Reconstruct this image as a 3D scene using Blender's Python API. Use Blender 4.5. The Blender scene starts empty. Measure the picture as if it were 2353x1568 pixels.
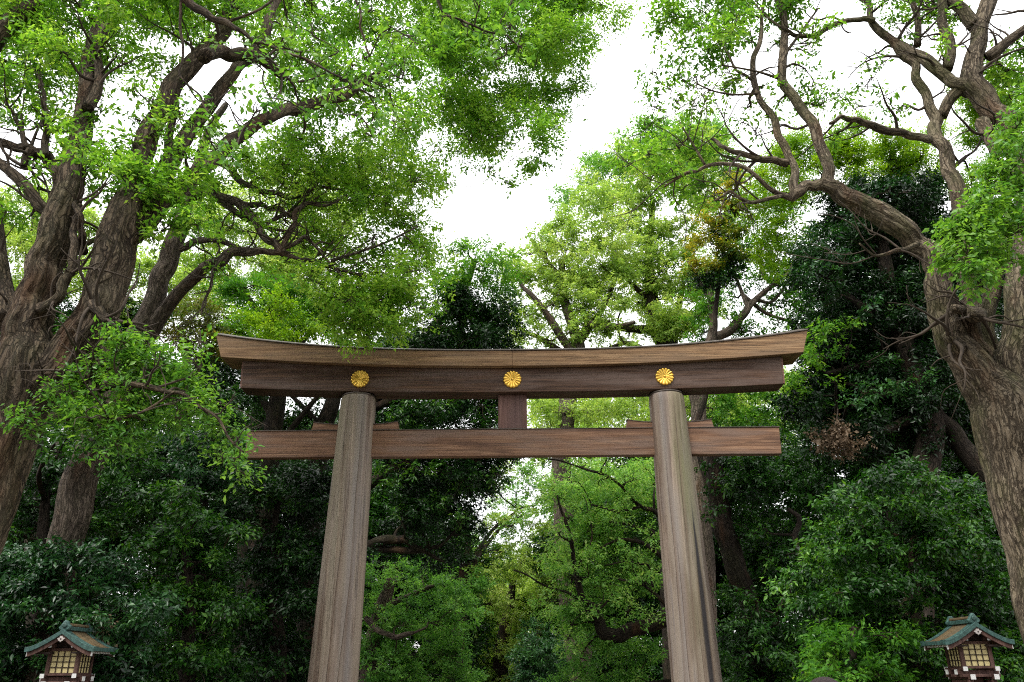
import bpy, math, random
import numpy as np
from mathutils import Matrix, Vector

R = math.radians
scene = bpy.context.scene
col = scene.collection
RNG = np.random.default_rng(7)

# ------------------------------------------------------------------ camera
F_PX, W_PX, H_PX = 1850.0, 2353.0, 1568.0
PITCH, ROLL, EYE = 22.35, -0.45, 1.7
cam_d = bpy.data.cameras.new('camera')
cam_d.sensor_width = 36.0
cam_d.lens = F_PX / W_PX * 36.0
cam_d.clip_start, cam_d.clip_end = 0.1, 3000
cam = bpy.data.objects.new('camera', cam_d)
col.objects.link(cam)
CM = Matrix.Rotation(R(90 + PITCH), 4, 'X') @ Matrix.Rotation(R(ROLL), 4, 'Z')
CM.translation = (0, 0, EYE)
cam.matrix_world = CM
scene.camera = cam
C3 = np.array(CM.to_3x3())
CAM = np.array([0, 0, EYE])


def P(px, py, Y):
    """world point at distance Y (along the avenue) seen in direction px, py"""
    d = C3 @ np.array([(px - W_PX / 2) / F_PX, -(py - H_PX / 2) / F_PX, -1.0])
    return CAM + d * (Y / d[1])


def ppm(p):
    """photo pixels per metre at world point p"""
    return F_PX / float(-(C3.T @ (np.asarray(p) - CAM))[2])


# ------------------------------------------------------------------ node helper
class NT:
    def __init__(self, name):
        self.m = bpy.data.materials.new(name)
        self.m.use_nodes = True
        self.t = self.m.node_tree
        self.t.nodes.clear()
        self.out = self.n('ShaderNodeOutputMaterial')

    def n(self, kind, **kw):
        nd = self.t.nodes.new(kind)
        for k, v in kw.items():
            setattr(nd, k, v)
        return nd

    def l(self, a, b):
        self.t.links.new(a, b)

    def val(self, sock, v):
        if hasattr(v, 'is_output'):
            self.l(v, sock)
        else:
            sock.default_value = v

    def attr(self, name):
        return self.n('ShaderNodeAttribute', attribute_name=name)

    def objco(self):
        return self.n('ShaderNodeTexCoord').outputs['Object']

    def mapping(self, vec, scale, loc=(0, 0, 0)):
        m = self.n('ShaderNodeMapping')
        self.l(vec, m.inputs[0])
        m.inputs['Scale'].default_value = scale
        m.inputs['Location'].default_value = loc
        return m.outputs[0]

    def noise(self, vec, scale=1.0, detail=4, rough=.55, dist=0.0):
        m = self.n('ShaderNodeTexNoise')
        self.l(vec, m.inputs['Vector'])
        m.inputs['Scale'].default_value = scale
        m.inputs['Detail'].default_value = detail
        m.inputs['Roughness'].default_value = rough
        m.inputs['Distortion'].default_value = dist
        return m.outputs['Fac']

    def voronoi(self, vec, scale=1.0, feature='DISTANCE_TO_EDGE'):
        m = self.n('ShaderNodeTexVoronoi', feature=feature)
        self.l(vec, m.inputs['Vector'])
        m.inputs['Scale'].default_value = scale
        return m.outputs['Distance']

    def ramp(self, fac, stops, interp='LINEAR'):
        m = self.n('ShaderNodeValToRGB')
        self.l(fac, m.inputs[0])
        cr = m.color_ramp
        cr.interpolation = interp
        while len(cr.elements) < len(stops):
            cr.elements.new(.5)
        for e, (p, c) in zip(cr.elements, stops):
            e.position = p
            e.color = (*c, 1) if len(c) == 3 else c
        return m.outputs[0]

    def fac(self, v, lo, hi, a=0.0, b=1.0):
        m = self.n('ShaderNodeMapRange', clamp=True)
        self.l(v, m.inputs[0])
        for i, x in enumerate((lo, hi, a, b)):
            m.inputs[i + 1].default_value = x
        return m.outputs[0]

    def mix(self, f, a, b, blend='MIX'):
        m = self.n('ShaderNodeMix', data_type='RGBA', blend_type=blend)
        self.val(m.inputs[0], f)
        for s, v in ((m.inputs[6], a), (m.inputs[7], b)):
            if hasattr(v, 'is_output'):
                self.l(v, s)
            else:
                s.default_value = (*v, 1)
        return m.outputs[2]

    def math(self, op, a, b=0.0):
        m = self.n('ShaderNodeMath', operation=op)
        self.val(m.inputs[0], a)
        self.val(m.inputs[1], b)
        return m.outputs[0]

    def sep(self, v):
        m = self.n('ShaderNodeSeparateXYZ')
        self.l(v, m.inputs[0])
        return m.outputs

    def bump(self, h, strength=.5, dist=.02):
        m = self.n('ShaderNodeBump')
        self.l(h, m.inputs['Height'])
        m.inputs['Strength'].default_value = strength
        m.inputs['Distance'].default_value = dist
        return m.outputs[0]

    def bsdf(self, color, rough=.6, metal=0.0, spec=.5, normal=None):
        b = self.n('ShaderNodeBsdfPrincipled')
        if hasattr(color, 'is_output'):
            self.l(color, b.inputs['Base Color'])
        else:
            b.inputs['Base Color'].default_value = (*color, 1)
        self.val(b.inputs['Roughness'], rough)
        b.inputs['Metallic'].default_value = metal
        b.inputs['Specular IOR Level'].default_value = spec
        if normal is not None:
            self.l(normal, b.inputs['Normal'])
        return b

    def done(self, b):
        self.l(b.outputs[0], self.out.inputs[0])
        return self.m


# ------------------------------------------------------------------ materials
def leaf_mat(name, stops, transl=.42, rough=.42, spec=.5, tboost=(1.25, 1.25, .6)):
    t = NT(name)
    c = t.ramp(t.attr('tint').outputs['Fac'], stops)
    b = t.bsdf(c, rough, 0, spec)
    tr = t.n('ShaderNodeBsdfTranslucent')
    t.l(t.mix(1.0, c, tboost, 'MULTIPLY'), tr.inputs[0])
    mx = t.n('ShaderNodeMixShader')
    mx.inputs[0].default_value = transl
    t.l(b.outputs[0], mx.inputs[1])
    t.l(tr.outputs[0], mx.inputs[2])
    return t.done(mx)


def bark_mat(name, dark, mid, light, moss=(.05, .06, .02), moss_amt=.35, plate=(11, 11, 2.0), bump=.9):
    t = NT(name)
    v = t.attr('bark').outputs['Vector']
    o = t.objco()
    warp = t.noise(t.mapping(o, (2.2, 2.2, 1.6)), 1, 4, .6)
    vm = t.n('ShaderNodeVectorMath', operation='ADD')
    t.l(v, vm.inputs[0])
    wc = t.n('ShaderNodeCombineXYZ')
    for i, k in enumerate((.22, .18, .5)):
        t.l(t.math('MULTIPLY', t.math('SUBTRACT', warp, .5), k), wc.inputs[i])
    t.l(wc.outputs[0], vm.inputs[1])
    vw = vm.outputs[0]
    big = t.noise(o, 1.1, 4, .6)
    f1 = t.noise(t.mapping(vw, (plate[0] * .55, plate[1] * .55, plate[2] * .33)), 1, 6, .62, 1.4)
    fur = t.fac(t.math('ABSOLUTE', t.math('SUBTRACT', f1, .5)), 0.0, .055)
    pl = t.fac(t.voronoi(t.mapping(vw, plate), 1), 0.0, .16)
    pl = t.math('ADD', t.math('MULTIPLY', t.math('SUBTRACT', pl, 1.0), t.fac(big, .35, .62, .9, .25)), 1.0)
    fine = t.noise(t.mapping(vw, (46, 46, 10)), 1, 5, .68, .6)
    crack = t.math('MULTIPLY', t.math('ADD', t.math('MULTIPLY', fur, .72), .28), pl)
    crack = t.fac(t.math('ADD', crack, t.math('MULTIPLY', t.math('SUBTRACT', fine, .5), .7)), .12, .85)
    c = t.mix(crack, dark, mid)
    c = t.mix(t.math('MULTIPLY', t.fac(fine, .50, .70, 0, .85), crack), c, light)
    tone = t.noise(t.mapping(o, (.8, .8, .45), (5, 3, 8)), 1, 5, .65)
    c = t.mix(t.fac(tone, .46, .64, 0, .6), c, tuple(x * .42 for x in mid))
    c = t.mix(t.fac(tone, .44, .32, 0, .5), c, light)
    rufous = t.noise(t.mapping(o, (1.7, 1.7, .6), (3, 7, 1)), 1, 4, .6)
    c = t.mix(t.fac(rufous, .56, .7, 0, .4), c, (.13, .062, .03))
    mo = t.noise(t.mapping(o, (1, 1, .55), (9, 2, 4)), 1.4, 6, .7)
    c = t.mix(t.fac(mo, .48, .66, 0, moss_amt), c, moss)
    h = t.math('ADD', t.math('MULTIPLY', crack, 1.0), t.math('MULTIPLY', fine, .5))
    return t.done(t.bsdf(c, .88, 0, .15, t.bump(h, bump, .04)))


def wood_mat(name, axis, stops, crack=.55, stain=(.03, .02, .016), stain_amt=.5, grey=None, extra=None, rough=.7):
    t = NT(name)
    o = t.objco()
    if axis == 'x':
        s1, s2, s3, s4 = (.30, 9, 12), (.8, 70, 80), (.16, 3, 14), (.45, 1.4, 3.0)
    else:
        s1, s2, s3, s4 = (6, 6, .16), (45, 45, .5), (7, 7, .06), (1.6, 1.6, .3)
    g1 = t.noise(t.mapping(o, s1, (3.1, 1.7, 5)), 1, 6, .66, 1.6)
    g2 = t.noise(t.mapping(o, s2), 1, 4, .65, .5)
    g3 = t.noise(t.mapping(o, s3, (7, 3, 2)), 1, 6, .6, .8)
    g4 = t.noise(t.mapping(o, s4, (1, 8, 3)), 1, 4, .6)
    f = t.math('ADD', t.math('MULTIPLY', g1, .72), t.math('MULTIPLY', g2, .28))
    c = t.ramp(t.fac(f, .34, .66), [(p, tuple(x * 1.3 for x in q)) for p, q in stops])
    if grey:
        c = t.mix(t.fac(g4, .46, .64, 0, .75), c, grey)
    c = t.mix(t.fac(g4, .42, .3, 0, stain_amt), c, stain)
    cr = t.fac(t.math('ABSOLUTE', t.math('SUBTRACT', g3, .5)), 0.0, .012, crack, 0)
    c = t.mix(cr, c, (.018, .012, .009))
    if extra:
        c = extra(t, o, c, g2)
    h = t.math('SUBTRACT', t.math('MULTIPLY', g2, .5), t.math('MULTIPLY', cr, 1.2))
    return t.done(t.bsdf(c, rough, 0, .3, t.bump(h, .45, .012)))


def plain(name, color, rough=.6, metal=0.0, spec=.4, var=.25, scale=6, bump=.1):
    t = NT(name)
    n = t.noise(t.objco(), scale, 5, .6)
    d = tuple(x * (1 - var) for x in color)
    u = tuple(min(1, x * (1 + var)) for x in color)
    c = t.ramp(n, [(.3, d), (.7, u)])
    return t.done(t.bsdf(c, rough, metal, spec, t.bump(n, bump, .01)))


M = {}
M['camphor'] = leaf_mat('camphor_leaf', [(0, (.050, .155, .016)), (.4, (.115, .275, .026)), (.75, (.22, .41, .045)), (1, (.36, .52, .09))], .52, .45, .25, (1.2, 1.2, .6))
M['camphor_near'] = leaf_mat('camphor_near_leaf', [(0, (.035, .125, .022)), (.5, (.085, .225, .032)), (1, (.21, .39, .05))], .45, .4, .35)
M['pale'] = leaf_mat('pale_leaf', [(0, (.14, .27, .05)), (.5, (.28, .42, .09)), (.85, (.42, .55, .15)), (1, (.55, .62, .24))], .5, .5, .25)
M['mid'] = leaf_mat('mid_leaf', [(0, (.022, .095, .010)), (.5, (.065, .20, .018)), (.9, (.14, .31, .03)), (1, (.24, .39, .05))], .48, .5, .2)
M['fresh'] = leaf_mat('fresh_leaf', [(0, (.06, .16, .010)), (.5, (.16, .31, .014)), (1, (.32, .47, .03))], .5, .5, .2)
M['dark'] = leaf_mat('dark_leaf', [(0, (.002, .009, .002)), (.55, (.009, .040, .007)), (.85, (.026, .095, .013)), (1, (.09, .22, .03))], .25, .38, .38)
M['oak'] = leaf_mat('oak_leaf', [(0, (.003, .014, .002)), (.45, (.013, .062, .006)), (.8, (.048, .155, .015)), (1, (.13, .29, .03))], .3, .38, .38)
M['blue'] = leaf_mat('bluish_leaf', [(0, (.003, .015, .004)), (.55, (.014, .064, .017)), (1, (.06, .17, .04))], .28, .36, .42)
M['yellow'] = leaf_mat('yellow_leaf', [(0, (.03, .09, .012)), (.35, (.10, .17, .014)), (.65, (.25, .25, .02)), (1, (.46, .36, .03))], .42, .5, .25)
M['olive'] = leaf_mat('olive_leaf', [(0, (.035, .06, .010)), (.5, (.09, .11, .014)), (1, (.19, .17, .02))], .38, .5, .25)
M['dead'] = leaf_mat('dead_leaf', [(0, (.08, .055, .034)), (.6, (.19, .135, .088)), (1, (.34, .26, .19))], .25, .7, .2, (1, .85, .7))
M['soft'] = leaf_mat('soft_leaf', [(0, (.055, .17, .035)), (.5, (.14, .33, .065)), (.9, (.27, .48, .12)), (1, (.40, .55, .18))], .5, .5, .2)  # paler and greyer green: distance haze put into the leaf colour
M['bark_a'] = bark_mat('camphor_bark', (.012, .008, .006), (.088, .064, .042), (.195, .16, .117), moss_amt=.3, plate=(14, 14, 3.3))
M['bark_c'] = bark_mat('grey_bark', (.022, .015, .010), (.128, .100, .068), (.29, .245, .185), (.055, .062, .018), .65, (15, 15, 3.8))
M['bark_b'] = bark_mat('pale_bark', (.022, .016, .012), (.12, .092, .072), (.25, .205, .17), moss_amt=.25, plate=(16, 16, 4.2))
M['bark_d'] = bark_mat('dark_bark', (.008, .006, .005), (.038, .028, .021), (.08, .064, .05), moss_amt=.3, plate=(14, 14, 4))
M['twig'] = plain('twig_bark', (.045, .034, .025), .85, 0, .2, .4, 9)

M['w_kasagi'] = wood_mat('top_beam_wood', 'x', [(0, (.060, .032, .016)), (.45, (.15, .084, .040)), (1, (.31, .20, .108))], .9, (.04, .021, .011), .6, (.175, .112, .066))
M['w_shimaki'] = wood_mat('second_beam_wood', 'x', [(0, (.018, .009, .006)), (.5, (.042, .020, .011)), (1, (.115, .062, .035))], .7, (.012, .006, .005), .75, (.115, .078, .064))  # own dark brown, deepened in colour for shade under the top beam
M['w_nuki'] = wood_mat('tie_beam_wood', 'x', [(0, (.045, .024, .017)), (.5, (.125, .064, .036)), (1, (.25, .148, .09))], .6, (.04, .018, .013), .5, (.165, .112, .088))
M['w_strut'] = wood_mat('strut_wood', 'z', [(0, (.03, .014, .012)), (.5, (.085, .042, .034)), (1, (.15, .085, .07))], .5, grey=(.10, .06, .055))
M['w_under'] = wood_mat('beam_end_wood', 'x', [(0, (.05, .02, .015)), (.5, (.10, .05, .036)), (1, (.16, .09, .07))], .3)


def pillar_extra(cx, streak):
    def f(t, o, c, g2):
        x, y, z = t.sep(o)[:3]
        wob = t.noise(t.mapping(o, (3, 3, .25), (4, 4, 2)), 1, 3, .5)
        xr = t.math('ADD', t.math('SUBTRACT', x, cx), t.math('MULTIPLY', t.math('SUBTRACT', wob, .5), .5))
        lf = t.noise(t.mapping(o, (5, 5, .10), (2, 6, 1)), 1, 4, .55)
        c = t.mix(t.fac(lf, .5, .58, 0, .85), c, (.235, .19, .148))
        c = t.mix(t.fac(lf, .46, .38, 0, .75), c, (.10, .064, .046))
        pt = t.noise(t.mapping(o, (2.2, 2.2, .35), (6, 1, 3)), 1, 5, .6)
        c = t.mix(t.fac(pt, .52, .66, 0, .55), c, (.26, .212, .168))
        c = t.mix(t.fac(pt, .46, .34, 0, .5), c, (.10, .066, .048))
        # green algae bloom
        gm = t.math('MULTIPLY', t.fac(t.math('ABSOLUTE', t.math('SUBTRACT', xr, .16 if streak else -.16)), .32, .06), t.fac(z, 1.0, 5.5))
        c = t.mix(t.math('MULTIPLY', gm, t.fac(wob, .3, .6, .15, .8 if streak else .35)), c, (.135, .135, .06))
        # silvery weathered band
        sm = t.fac(t.math('ABSOLUTE', t.math('SUBTRACT', xr, -.3 if streak else .28)), .16, .03, 0, .65)
        c = t.mix(sm, c, (.195, .175, .165))
        for x0, sl, z0, z1, w0 in (((-.13, .038, .3, 6.6, .011), (.10, .055, .5, 4.4, .008), (-.33, .01, .8, 3.6, .007), (.25, .01, 5.2, 8.6, .006), (-.02, -.012, 6.4, 8.9, .007)) if not streak else ((-.22, -.012, .5, 5.0, .007), (-.05, .004, 4.6, 8.8, .008), (.12, -.01, .4, 3.4, .006), (-.36, 0, 2.5, 7.5, .007))):
            dx = t.math('SUBTRACT', t.math('SUBTRACT', x, cx), t.math('ADD', x0, t.math('MULTIPLY', z, sl)))
            dx = t.math('ADD', dx, t.math('MULTIPLY', t.math('SUBTRACT', wob, .5), .10))
            m = t.math('MULTIPLY', t.fac(t.math('ABSOLUTE', dx), w0, w0 * .35), t.math('MULTIPLY', t.fac(z, z1, z1 - .8), t.fac(z, z0 - .2, z0 + .4)))
            m = t.math('MULTIPLY', m, t.fac(y, .05, -.05, 0, .9))
            c = t.mix(m, c, (.022, .014, .011))
            # the wood beside a crack weathers to a different brown
            sd = t.math('MULTIPLY', t.fac(dx, .0, .10, .55, 0), t.math('MULTIPLY', t.math('GREATER_THAN', dx, 0), t.math('MULTIPLY', t.fac(z, z1, z1 - 1.5), t.fac(y, .05, -.05))))
            c = t.mix(sd, c, (.115, .074, .05))
        if streak:
            x2 = t.math('SUBTRACT', t.math('SUBTRACT', x, cx), t.math('ADD', .31, t.math('MULTIPLY', z, -.018)))
            x2 = t.math('ADD', x2, t.math('MULTIPLY', t.math('SUBTRACT', wob, .5), .12))
            wid = t.fac(z, 6.0, 3.6, .004, .075)
            sm = t.fac(t.math('DIVIDE', t.math('ABSOLUTE', x2), wid), 1.2, .55, 0, .93)
            sm = t.math('MULTIPLY', sm, t.fac(z, 6.0, 5.2))
            sm = t.math('MULTIPLY', sm, t.fac(y, .1, -.1))
            c = t.mix(sm, c, (.020, .018, .022))
        return c
    return f


PST = [(0, (.085, .052, .038)), (.5, (.17, .128, .098)), (1, (.30, .24, .19))]
M['w_pillar_l'] = wood_mat('pillar_wood_split', 'z', PST, .85, (.08, .055, .048), .4, (.19, .165, .155), pillar_extra(-4.5, False))
M['w_pillar_r'] = wood_mat('pillar_wood_streaked', 'z', PST, .5, (.08, .055, .048), .4, (.19, .165, .155), pillar_extra(4.5, True))
M['copper'] = plain('dull_copper', (.07, .055, .045), .5, .3, .4, .4, 5)


def gold_mat():
    t = NT('gilt_metal')
    n = t.noise(t.objco(), 14, 5, .6)
    c = t.ramp(n, [(.25, (.62, .36, .05)), (.7, (.93, .62, .13))])
    return t.done(t.bsdf(c, t.fac(n, .3, .7, .28, .48), .85, .5, t.bump(n, .12, .01)))


M['gold'] = gold_mat()


def roof_mat():
    t = NT('bark_shingle')
    o = t.objco()
    n = t.noise(t.mapping(o, (3, 18, 3)), 1, 5, .65)
    big = t.noise(o, 3.5, 4, .6)
    c = t.ramp(n, [(.25, (.07, .05, .03)), (.6, (.155, .108, .055)), (.85, (.25, .18, .09))])
    c = t.mix(t.fac(big, .45, .65, 0, .55), c, (.10, .09, .065))
    return t.done(t.bsdf(c, .75, 0, .2, t.bump(n, .4, .006)))


def verdigris_mat():
    t = NT('verdigris_copper')
    o = t.objco()
    n = t.noise(o, 16, 6, .7)
    n2 = t.noise(t.mapping(o, (9, 9, 9), (4, 2, 1)), 1, 3, .5)
    c = t.ramp(n, [(.25, (.018, .034, .030)), (.5, (.036, .085, .076)), (.78, (.10, .20, .175))])
    c = t.mix(t.fac(n2, .55, .75, 0, .6), c, (.035, .04, .035))
    return t.done(t.bsdf(c, .6, .15, .4, t.bump(n, .3, .008)))


M['shingle'] = roof_mat()
M['verdigris'] = verdigris_mat()
M['l_wood'] = wood_mat('lantern_wood', 'z', [(0, (.022, .010, .008)), (.5, (.060, .030, .024)), (1, (.11, .062, .05))], .3)
M['l_dark'] = plain('lantern_dark_wood', (.025, .014, .011), .8)  # darker brown for lattice, gable wall, rafters and bosses
M['paper'] = plain('cream_panel', (.60, .50, .25), .55, 0, .4, .08, 3, 0)
M['white'] = plain('white_paint', (.62, .62, .61), .5, 0, .4, .06, 8, .03)
M['stone'] = plain('grey_stone', (.25, .24, .22), .85, 0, .2, .3, 12, .4)


def ground_mat(name, a, b, scale):
    t = NT(name)
    o = t.objco()
    n = t.noise(o, scale, 8, .7)
    p = t.noise(o, .25, 4, .6)
    c = t.mix(t.fac(p, .4, .65, 0, .6), t.ramp(n, [(.3, a), (.7, b)]), tuple(x * .6 for x in a))
    return t.done(t.bsdf(c, .95, 0, .1, t.bump(n, .6, .02)))


M['soil'] = ground_mat('forest_soil', (.035, .026, .017), (.085, .065, .042), 6)
M['gravel'] = ground_mat('gravel', (.22, .20, .175), (.38, .355, .32), 26)


# ------------------------------------------------------------------ object helpers
def link(o, parent=None):
    col.objects.link(o)
    if parent is not None:
        o.parent = parent
    return o


def tag(o, label=None, cat=None, group=None, kind=None):
    for k, v in (('label', label), ('category', cat), ('group', group), ('kind', kind)):
        if v:
            o[k] = v
    return o


def thing(name, loc, label, cat, group=None):
    o = bpy.data.objects.new(name, None)
    o.location = loc
    o.empty_display_size = .3
    link(o)
    return tag(o, label, cat, group)


def mesh_np(name, v, loops, starts, mat, parent=None, origin=None, smooth=False, fattr=None, vattr=None):
    me = bpy.data.meshes.new(name)
    v = np.asarray(v, dtype=np.float32)
    if origin is not None:
        v = v - np.asarray(origin, dtype=np.float32)
    me.vertices.add(len(v))
    me.vertices.foreach_set('co', v.ravel())
    me.loops.add(len(loops))
    me.loops.foreach_set('vertex_index', np.asarray(loops, dtype=np.int32).ravel())
    me.polygons.add(len(starts))
    me.polygons.foreach_set('loop_start', np.asarray(starts, dtype=np.int32))
    me.update(calc_edges=True)
    if smooth:
        me.polygons.foreach_set('use_smooth', np.ones(len(starts), dtype=bool))
    for nm, arr in (fattr or {}).items():
        a = me.attributes.new(nm, 'FLOAT', 'FACE')
        a.data.foreach_set('value', np.asarray(arr, dtype=np.float32))
    for nm, arr in (vattr or {}).items():
        a = me.attributes.new(nm, 'FLOAT_VECTOR', 'POINT')
        a.data.foreach_set('vector', np.asarray(arr, dtype=np.float32).ravel())
    if mat:
        me.materials.append(mat)
    o = bpy.data.objects.new(name, me)
    return link(o, parent)


class MB:
    """collects simple shapes into one mesh"""
    def __init__(self):
        self.v, self.f = [], []

    def add(self, vs, fs):
        n = len(self.v)
        self.v += [tuple(map(float, p)) for p in vs]
        self.f += [tuple(n + i for i in f) for f in fs]
        return self

    def box(self, c, s, rz=0.0):
        hx, hy, hz = s[0] / 2, s[1] / 2, s[2] / 2
        cs, sn = math.cos(rz), math.sin(rz)
        vs = []
        for z in (-hz, hz):
            for x, y in ((-hx, -hy), (hx, -hy), (hx, hy), (-hx, hy)):
                vs.append((c[0] + x * cs - y * sn, c[1] + x * sn + y * cs, c[2] + z))
        return self.add(vs, [(3, 2, 1, 0), (4, 5, 6, 7), (0, 1, 5, 4), (1, 2, 6, 5), (2, 3, 7, 6), (3, 0, 4, 7)])

    def loft(self, rings, cap=True):
        n = len(rings[0])
        vs = [p for r in rings for p in r]
        fs = []
        for k in range(len(rings) - 1):
            for i in range(n):
                j = (i + 1) % n
                fs.append((k * n + i, k * n + j, (k + 1) * n + j, (k + 1) * n + i))
        if cap:
            fs.append(tuple(reversed(range(n))))
            fs.append(tuple((len(rings) - 1) * n + i for i in range(n)))
        return self.add(vs, fs)

    def build(self, name, mat, parent=None, bevel=0.0, smooth=False):
        me = bpy.data.meshes.new(name)
        me.from_pydata(self.v, [], self.f)
        me.update()
        if smooth:
            me.polygons.foreach_set('use_smooth', [True] * len(me.polygons))
        me.materials.append(mat)
        o = link(bpy.data.objects.new(name, me), parent)
        if bevel:
            b = o.modifiers.new('bevel', 'BEVEL')
            b.width, b.segments, b.limit_method, b.angle_limit = bevel, 2, 'ANGLE', R(35)
        return o


# ------------------------------------------------------------------ tubes and leaves
def unit(a):
    return a / (np.linalg.norm(a, axis=-1, keepdims=True) + 1e-9)


def catmull(pts, n=5):
    pts = np.asarray(pts, dtype=float)
    if len(pts) < 3:
        t = np.linspace(0, 1, n + 1)[:, None]
        return pts[0] * (1 - t) + pts[-1] * t
    q = np.vstack([2 * pts[0] - pts[1], pts, 2 * pts[-1] - pts[-2]])
    out = []
    for i in range(1, len(q) - 2):
        for k in range(n):
            t = k / n
            p0, p1, p2, p3 = q[i - 1], q[i], q[i + 1], q[i + 2]
            out.append(.5 * (2 * p1 + (p2 - p0) * t + (2 * p0 - 5 * p1 + 4 * p2 - p3) * t * t + (3 * p1 - p0 - 3 * p2 + p3) * t ** 3))
    out.append(pts[-1])
    return np.array(out)


class Tubes:
    def __init__(self):
        self.v, self.b, self.loops, self.starts, self.n, self.nl = [], [], [], [], 0, 0

    def tube(self, pts, rad, sides=6, lump=0.0, rng=RNG):
        pts = np.asarray(pts, float)
        rad = np.asarray(rad, float)
        k = len(pts)
        tan = unit(np.gradient(pts, axis=0))
        ref = np.array([0.31, 0.95, 0.1])
        if abs(tan[0] @ ref) > .9:
            ref = np.array([1.0, 0, 0])
        us = []
        u = unit(np.cross(tan[0], ref))
        for i in range(k):
            u = unit(u - tan[i] * (u @ tan[i]))
            us.append(u)
        us = np.array(us)
        vs = np.cross(tan, us)
        a = np.arange(sides) / sides * 2 * math.pi
        s = np.concatenate([[0], np.cumsum(np.linalg.norm(np.diff(pts, axis=0), axis=1))])
        rr = rad[:, None] * np.ones(sides)[None]
        if lump:
            ph = rng.random(6) * 7
            L = s[:, None]
            rr = rr * (1 + lump * (np.sin(2 * a + ph[0] + L * 1.1) * .5 + np.sin(3 * a + ph[1] - L * 1.9) * .4 + np.sin(L * 2.7 + ph[2]) * .35 + np.sin(5 * a + L * 3.3 + ph[3]) * .25))
        ring = pts[:, None] + rr[..., None] * (np.cos(a)[None, :, None] * us[:, None] + np.sin(a)[None, :, None] * vs[:, None])
        self.v.append(ring.reshape(-1, 3))
        off = rng.random() * 40
        bk = np.stack([np.cos(a)[None] * rad[:, None] + 0 * rr, np.sin(a)[None] * rad[:, None] + 0 * rr, s[:, None] + off + 0 * rr], -1)
        self.b.append(bk.reshape(-1, 3))
        i, j = np.meshgrid(np.arange(k - 1), np.arange(sides), indexing='ij')
        jn = (j + 1) % sides
        q = np.stack([i * sides + j, i * sides + jn, (i + 1) * sides + jn, (i + 1) * sides + j], -1).reshape(-1, 4) + self.n
        self.loops.append(q.ravel())
        self.starts.append(self.nl + 4 * np.arange(len(q)))
        self.nl += 4 * len(q)
        for r0, rev in ((0, True), (k - 1, False)):
            idx = self.n + r0 * sides + np.arange(sides)
            self.loops.append(idx[::-1] if rev else idx)
            self.starts.append(np.array([self.nl]))
            self.nl += sides
        self.n += k * sides

    def build(self, name, mat, parent, origin):
        if not self.v:
            return None
        return mesh_np(name, np.vstack(self.v), np.concatenate(self.loops), np.concatenate(self.starts), mat, parent, origin, True, None, {'bark': np.vstack(self.b)})


def bumpy(d, ph):
    x, y, z = d[:, 0], d[:, 1], d[:, 2]
    return (np.sin(3.1 * x + ph[0]) * np.sin(2.7 * y + ph[1]) + .7 * np.sin(4.3 * z + ph[2] + 2 * x) + .5 * np.sin(6.1 * y - 5.2 * x + ph[3])) / 2.2


def leaves_mesh(name, mat, parent, origin, C, D, K, L, twig, rng, droop=.25, flat=.75, tint0=None, aspect=.44, dens_jit=.6):
    """C spray centres, D spray directions; K leaves a spray, each leaf two folded triangles"""
    n = len(C)
    N = n * K
    t = (np.arange(K) + rng.random((n, K)) * .8) / K
    up = np.array([0, 0, 1.0])
    side = unit(np.cross(D, up) + rng.normal(0, .35, (n, 3)))
    sgn = np.where(np.arange(K) % 2 == 0, 1.0, -1.0)[None, :, None]
    pos = C[:, None] + D[:, None] * (twig * (t - .35))[..., None] + rng.normal(0, twig * .13, (n, K, 3))
    ld = unit(D[:, None] * .65 + side[:, None] * sgn * .85 + rng.normal(0, .38, (n, K, 3)) - up * droop)
    nr = unit(up * flat + rng.normal(0, .5, (n, K, 3)) + D[:, None] * .25)
    wv = unit(np.cross(nr, ld))
    nn = np.cross(ld, wv)
    s = (L * rng.uniform(.72, 1.28, (n, 1)) * (.5 + .75 * rng.random((n, K))))[..., None]
    base = pos
    tip = pos + ld * s - nn * s * .10
    mid = pos + ld * s * .46
    hw = s * aspect * .5
    lft = mid + wv * hw + nn * s * .06
    rgt = mid - wv * hw + nn * s * .06
    V = np.stack([base, lft, tip, rgt], 2).reshape(-1, 3)
    i0 = np.arange(N) * 4
    tri = np.stack([i0, i0 + 3, i0 + 2, i0, i0 + 2, i0 + 1], -1).ravel()
    st = np.arange(N * 2) * 3
    if tint0 is None:
        tint0 = rng.random(n)
    tint = np.clip(tint0[:, None] * .75 + rng.normal(.12, .14, (n, K)), 0, 1)
    return mesh_np(name, V, tri, st, mat, parent, origin, False, {'tint': np.repeat(tint.ravel(), 2)})


def inpoly(x, y, poly):
    c = False
    n = len(poly)
    for i in range(n):
        x1, y1 = poly[i]
        x2, y2 = poly[(i + 1) % n]
        if (y1 > y) != (y2 > y) and x < (x2 - x1) * (y - y1) / (y2 - y1) + x1:
            c = not c
    return c


class Blob:
    __slots__ = ('p', 'r', 'w', 'tb', 'flat')

    def __init__(self, p, r, w=1.0, tb=0.0, flat=.75):
        self.p, self.r, self.w, self.tb, self.flat = np.asarray(p, float), r, w, tb, flat


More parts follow.
